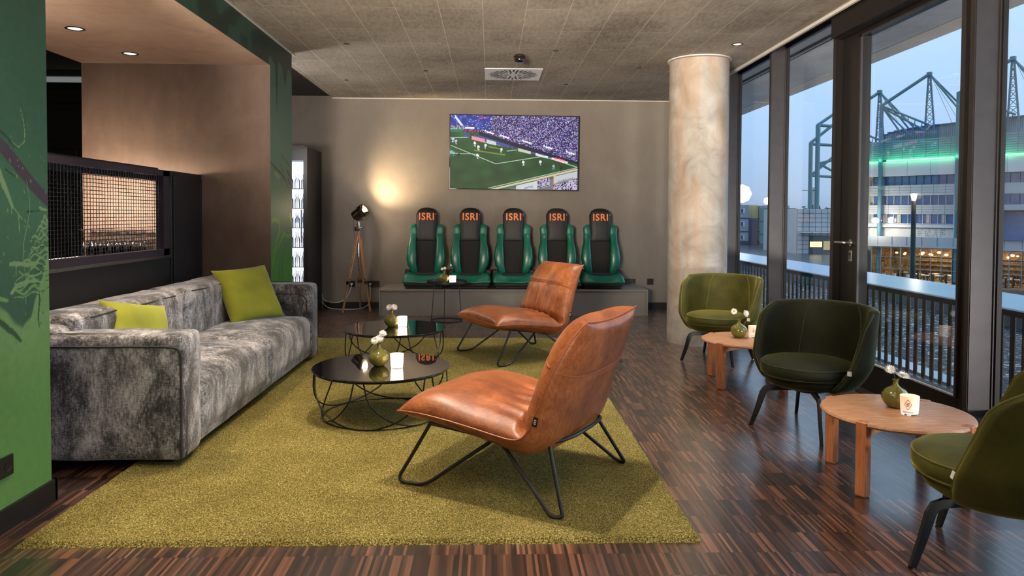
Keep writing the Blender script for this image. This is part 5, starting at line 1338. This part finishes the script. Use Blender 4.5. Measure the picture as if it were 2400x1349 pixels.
tvt = thing('television', 'wall mounted television showing a football match', 'television', (.316, 9.5, 2.069)); tvt.rotation_euler = (0, math.radians(.42), 0)
MB().rbox(-.852, .852, -.085, -.045, -.492, .492, .004, 2).build('casing', M['glasstop'], tvt)
MB().box(-.35, .35, -.045, 0, -.25, .25).build('wall_bracket', M['black'], tvt)
fr = MB()
for q in ((-.855, .855, -.489, -.495), (-.855, .855, .489, .495)): fr.box(q[0], q[1], -.089, -.045, min(q[2:]), max(q[2:]))
for x in (-.855, .849): fr.box(x, x+.006, -.089, -.045, -.495, .495)
fr.build('bezel', M['black'], tvt)
def tvcol(u, v):
    X, Y = 60+1080*u, 660+625*v
    h = lambda a, b=0: noise.cell(Vector((a+.01, b+.01, 3.3)))
    upper = 798+max(0, X-300)*.297; pitch_top = 806+max(0, X-150)*.262
    if X < 300: upper = 775+(X-60)*.05; pitch_top = 806-(X-60)*.02
    low = 1290-(X-380)*.25 if X > 380 else 1300
    if Y < upper-2:
        if X < 400 and (X < 300 or Y < 790-(400-X)*.2) and Y < 790:
            c = (60, 80, 190) if h(X/22, Y/14) > .45 else (40, 52, 140)
            if h(X/8, Y/5) > .86: c = (190, 205, 240)
            if 100 < X < 175 and abs((Y-665)-(X-95)*1.3) < 14: c = (225, 235, 250)
            if Y > 750 and X < 170: c = (205, 190, 170) if h(X/5, Y/5) > .4 else (60, 70, 130)
            if 185 < X < 262 and 758 < Y < 775: c = (235, 238, 250)
            if 300 < X < 380 and Y < 690 and h(X/6, Y/6) > .5: c = (200, 60, 130)
            return c
        ais = (X*.62+Y) % 152 < 7 and X > 330
        r = h(X/4.3, Y/4.6)
        c = (218, 214, 236) if r > .74 else (150, 140, 205) if r > .52 else (84, 70, 165) if r > .25 else (34, 26, 88)
        if h(X/4.3+50, Y/4.6) > .95: c = (230, 140, 170)
        if ais: c = (26, 22, 62)
        return c
    if Y < pitch_top:
        if X < 170: return (30, 120, 90) if Y > 780 else (190, 200, 220)
        d = (Y-upper)/(pitch_top-upper+.01)
        if X < 300: return (220, 70, 110) if h(X/8, Y/6) > .35 else (60, 40, 90)
        w_ = (Y-upper)
        if w_ < 30+(X-300)*.014: return (20, 20, 50)
        if X > 690 and w_ < 72+(X-690)*.02: return (84, 150, 216) if h(X/14, Y/12) > .3 else (150, 196, 236)
        return (70, 80, 150)
    # advertising boards standing on the far touchline
    base_ = 858+(X-240)*.242
    for x0, x1, c in ((240, 350, (236, 150, 170)), (366, 446, (206, 212, 214)), (632, 742, (200, 206, 186)), (780, 888, (228, 232, 238)), (916, 1056, (232, 226, 230))):
        if x0 < X < x1 and abs(Y-(base_-8-(X-240)*.01)) < 15+(X-240)*.006: return c
    if 180 < X < 1060 and base_-34 < Y < base_-2: return (50, 66, 60) if h(X/16, 1) > .5 else (70, 80, 150)
    if Y > low:
        t = Y-low
        if t < 16: return (214, 196, 160)
        if 940 < X and t < 120 and X < 1140 and t > 22 and t < 80: return (196, 200, 206)
        if 620 < X < 800 and t > 24: return (206, 210, 214)
        if 935 < X < 962 and t < 90: return (232, 140, 90)
        if X > 800 and X < 905 and t > 20 and t < 95: return (30, 26, 54) if h(X/7, Y/7) > .3 else (190, 180, 210)
        if X > 935 and t > 95-(X-935)*.05: return (32, 24, 60) if h(X/7, Y/7) > .42 else (196, 186, 214)
        if t < 40: return (60, 110, 90)
        return (120, 118, 124)
    st_ = math.sin((X*.25+Y)*.052)*.5+.5; st2 = math.sin((X*1.6-Y)*.02)*.5+.5
    g_ = .82+.16*st_*st2+.10*noise.noise(Vector((X*.01, Y*.01, 2)))
    c = (42*g_, 84*g_, 44*g_)
    if X < 700: c = mixc(c, (70*g_, 118*g_, 60*g_), .5*max(0, 1-(Y-800)/300))
    def near_line(a, b, w_): return seg_d(X, Y, *a, *b)[0] < w_
    for a, b in (((70, 920), (445, 1070)), ((445, 1070), (845, 1000)), ((385, 1278), (1132, 1094)), ((845, 1000), (1138, 1090)), ((60, 855), (270, 845)), ((270, 870), (640, 945)), ((60, 985), (290, 990)), ((540, 960), (640, 945))):
        if near_line(a, b, 2.6): c = (190, 214, 190)
    for a, b in (((265, 958), (520, 992)), ((385, 925), (470, 940))):
        if near_line(a, b, 5): c = mixc(c, (190, 200, 60), .55)
    for x0, y0, x1, y1 in ((462, 840, 462, 892), (462, 840, 628, 862), (628, 862, 628, 912), (565, 865, 565, 922)):
        if near_line((x0, y0), (x1, y1), 2.6): c = (226, 232, 240)
    if 466 < X < 625 and 846+.13*(X-462) < Y < 885+.13*(X-462): c = mixc(c, (120, 150, 210), .6)
    for px, py, col in ((82, 870, (200, 210, 240)), (108, 888, (190, 200, 240)), (70, 980, (120, 190, 210)), (88, 990, (130, 200, 210)), (132, 1005, (24, 24, 28)), (268, 905, (240, 240, 240)), (298, 935, (244, 244, 240)), (358, 922, (236, 240, 240)), (492, 955, (240, 240, 240)), (292, 1008, (244, 244, 244)), (678, 1062, (236, 240, 240)), (823, 1056, (236, 240, 240)), (935, 1092, (150, 180, 190)), (1000, 1105, (20, 24, 22))):
        if abs(X-px) < 7 and abs(Y-py) < 22 and h(X/5, Y/7) > .14: c = col
        if abs(X-px) < 11 and abs(Y-py+8) < 8: c = col
    return c
vs, fs, cs = [], [], []; nx, ny = 430, 244
for i in range(nx):
    for j in range(ny):
        vs.append((-.842+1.684*i/(nx-1), 0, .481-.962*j/(ny-1))); cs.append(s2l(tvcol(i/(nx-1), j/(ny-1))))
for i in range(nx-1):
    for j in range(ny-1): a = i*ny+j; fs.append((a, a+1, a+ny+1, a+ny))
M['screen'] = m_vcol('lit television picture', em=1.0)
sc = color_mesh('screen', vs, fs, cs, M['screen'], tvt); sc.location = (0, -.0862, 0)
def tvt_text(body, X, Y, size, colr, rot, xs=1, st=1.0):
    x = -.842+1.684*(X-60)/1080; z = .481-.962*(Y-660)/625
    text_mesh(body, 'picture_lettering', emis('picture lettering '+body, colr, st), sc, size, .0003, Matrix.Translation((x, -.0012, z)) @ Matrix.Rotation(rot, 4, 'Y') @ Matrix.Rotation(PI/2, 4, 'X'), xs=xs, offset=.0008)
tvt_text('ELTEN', 986, 1028, .040, (206, 60, 70), .235, 1.25); tvt_text('metabo', 834, 984, .030, (40, 52, 120), .235, 1.25)
for X, Y in ((388, 802), (520, 838), (705, 880), (885, 922), (1080, 968)): tvt_text('Franken', X, Y, .036, (226, 228, 236), .27, 1.1)
tvt_text('EZOBERHERZ', 1040, 1200, .034, (90, 94, 110), -.235); tvt_text('KATSU', 728, 1268, .038, (60, 64, 80), -.235)

# ------------------------------------------------------------------ tripod lamp, sockets, cords
tl = thing('tripod_lamp', 'wooden tripod floor lamp with a tilted chrome spotlight head', 'floor lamp', (-1.667, 9.12, 0))
ap = Vector((0, 0, 1.06))
for fx, fy in ((-.178, -.15), (.156, -.035), (-.03, .285)):
    ft = Vector((fx, fy, 0)); d = ft-ap; side = Vector((-d.y, d.x, 0)).normalized()
    lg = MB()
    tq = d.to_track_quat('Z', 'Y').to_matrix().to_4x4()
    for s_ in (-1, 1): 
        Mx = Matrix.Translation(ap+side*s_*.016) @ tq; lg.rbox(-.007, .007, -.009, .009, .05, d.length*.66, .002, 1, Mx)
    lg.rbox(-.011, .011, -.010, .010, d.length*.55, d.length-.012, .002, 1, Matrix.Translation(ap) @ tq)
    lg = lg.build('leg', M['tripodwood'], tl)
    cl_ = MB(); cl_.rbox(-.028, .028, -.014, .014, d.length*.62, d.length*.66, .003, 1, Matrix.Translation(ap) @ tq); cl_.cyl((ap+d*.60)+side*.03, (ap+d*.60)-side*.03, .006); cl_.build('clamp', M['chromedark'], lg)
    MB().cyl(ap+d*.985, ap+d*.9999, .008, .004).build('foot_tip', M['chrome'], lg, True)
MB().lathe([(.0, 1.035), (.048, 1.035), (.052, 1.042), (.052, 1.085), (.046, 1.092), (0, 1.092)], 24).build('top_ring', M['chrome'], tl, True)
MB().cyl((0, 0, .70), (0, 0, 1.15), .009).cyl((0, 0, 1.09), (0, 0, 1.15), .016).cyl((-.03, 0, 1.12), (.03, 0, 1.12), .005).build('centre_rod', M['chrome'], tl, True)
MB().cyl((0, 0, .84), (-.075, -.065, .66), .005).build('brace', M['chrome'], tl, True)
hc = Vector((.012, -.01, 1.262)); ax = Vector((.74, -.22, .56)).normalized(); Mh = Matrix.Translation(hc) @ ax.to_track_quat('Z', 'Y').to_matrix().to_4x4()
hd = MB(); hd.lathe([(0, -.085), (.062, -.085), (.068, -.078), (.070, .02), (.076, .024), (.080, .03), (.080, .07), (.084, .074), (.084, .085), (.076, .085), (.070, .03), (.060, -.06), (0, -.07)], 36, (0, 0, 0), Mh, close=True)
hd.build('spotlight_head', M['chromedark'], tl, True)
yk = MB(); yk.tube(rounded([Mh @ Vector((0, .088, 0)), Vector((0, 0, 1.165)), Mh @ Vector((0, -.088, 0))], .03), .006, 6); yk.build('yoke', M['chrome'], tl, True)
MB().lathe([(0, -.03), (.022, -.01), (.028, .012), (.018, .034), (0, .04)], 16, (0, 0, 0), Mh @ Matrix.Translation((.02, 0, .065))).build('bulb', emis('lamp bulb', (255, 224, 170), 18), tl, True)
MB().tube([(-.04, .02, 1.22), (-.075, .02, 1.16), (-.06, .02, 1.0), (-.03, .03, .85), (-.01, .04, .60), (0, .06, .52)], .003, 6).build('flex', M['black'], tl, True)
light('tripod_lamp_light', 'SPOT', (-1.60, 9.10, 1.33), 170, (1, .76, .46), (-1.20, 9.5, 1.74), .03, spot=88, blend=1.0)
light('tripod_lamp_glow', 'POINT', (-1.57, 9.02, 1.30), 12, (1, .76, .48), None, .03)
def socket(x0, x1, z0, z1, y, n, label):
    t = thing('wall_socket', label, 'socket', ((x0+x1)/2, y, (z0+z1)/2)); w_, h_ = (x1-x0)/2, (z1-z0)/2
    MB().rbox(-w_, w_, -.010, 0, -h_, h_, .002, 2).build('plate', M['black'], t)
    for k in range(n): MB().lathe([(.0, -.006), (.016, -.006), (.017, 0), (.0195, .0015), (.0195, 0)], 20, (-w_+(2*k+1)*w_/n, -.0102, 0), Matrix.Rotation(PI/2, 4, 'X'), close=True).build('outlet', M['matblack'], t)
    return t
socket(-1.862, -1.781, .285, .366, 9.5, 1, 'single black socket behind the left tripod leg'); socket(-1.613, -1.462, .285, .366, 9.5, 2, 'double black socket left of the grey plinth')
socket(2.118, 2.2, .322, .403, 9.5, 1, 'single black socket on the wall right of the plinth'); socket(1.80, 1.96, .335, .40, 9.5, 2, 'low black socket strip behind the right end of the plinth')
s_ = socket(-.072, .072, 0, .081, 0, 2, 'black double socket on the green wall at the left edge'); s_.location = (-1.9, 2.80, .252); s_.rotation_euler.z = PI/2
def plug(x, z, pts, label, lc_, j):
    t = MB().lathe([(0, 0), (.014, 0), (.015, .03), (.009, .045), (0, .047)], 14, (0, 0, 0), Matrix.Rotation(PI/2, 4, 'X')).build('plug', M['cord'], None, True); t.location = (x, 9.478, z); tag(t, label, 'plug', 'white plugs')
    mb = MB(); P = [Vector(p) for p in pts]; out = []
    for i in range(len(P)-1):
        p0, p1, p2, p3 = P[max(i-1, 0)], P[i], P[i+1], P[min(i+2, len(P)-1)]
        for k in range(8):
            q = k/8; out.append(.5*((2*p1)+(-p0+p2)*q+(2*p0-5*p1+4*p2-p3)*q*q+(-p0+3*p1-3*p2+p3)*q**3))
    out.append(P[-1]); mb.tube([o_-t.location for o_ in out], .004, 7).build('cord', M['cord'], t, True)
plug(-1.822, .325, ((-1.822, 9.44, .325), (-1.83, 9.43, .26), (-1.88, 9.42, .16), (-1.95, 9.42, .10), (-2.05, 9.42, .085), (-2.14, 9.42, .105), (-2.19, 9.42, .14), (-2.20, 9.42, .20)), 'white plug and cord in the single socket behind the tripod', '', 0)
plug(-1.578, .325, ((-1.578, 9.44, .325), (-1.57, 9.43, .22), (-1.575, 9.42, .12), (-1.62, 9.40, .04), (-1.75, 9.38, .006), (-2.0, 9.38, .006), (-2.12, 9.38, .03), (-2.20, 9.4, .10)), 'white plug and cord in the double socket beside the plinth', '', 0)
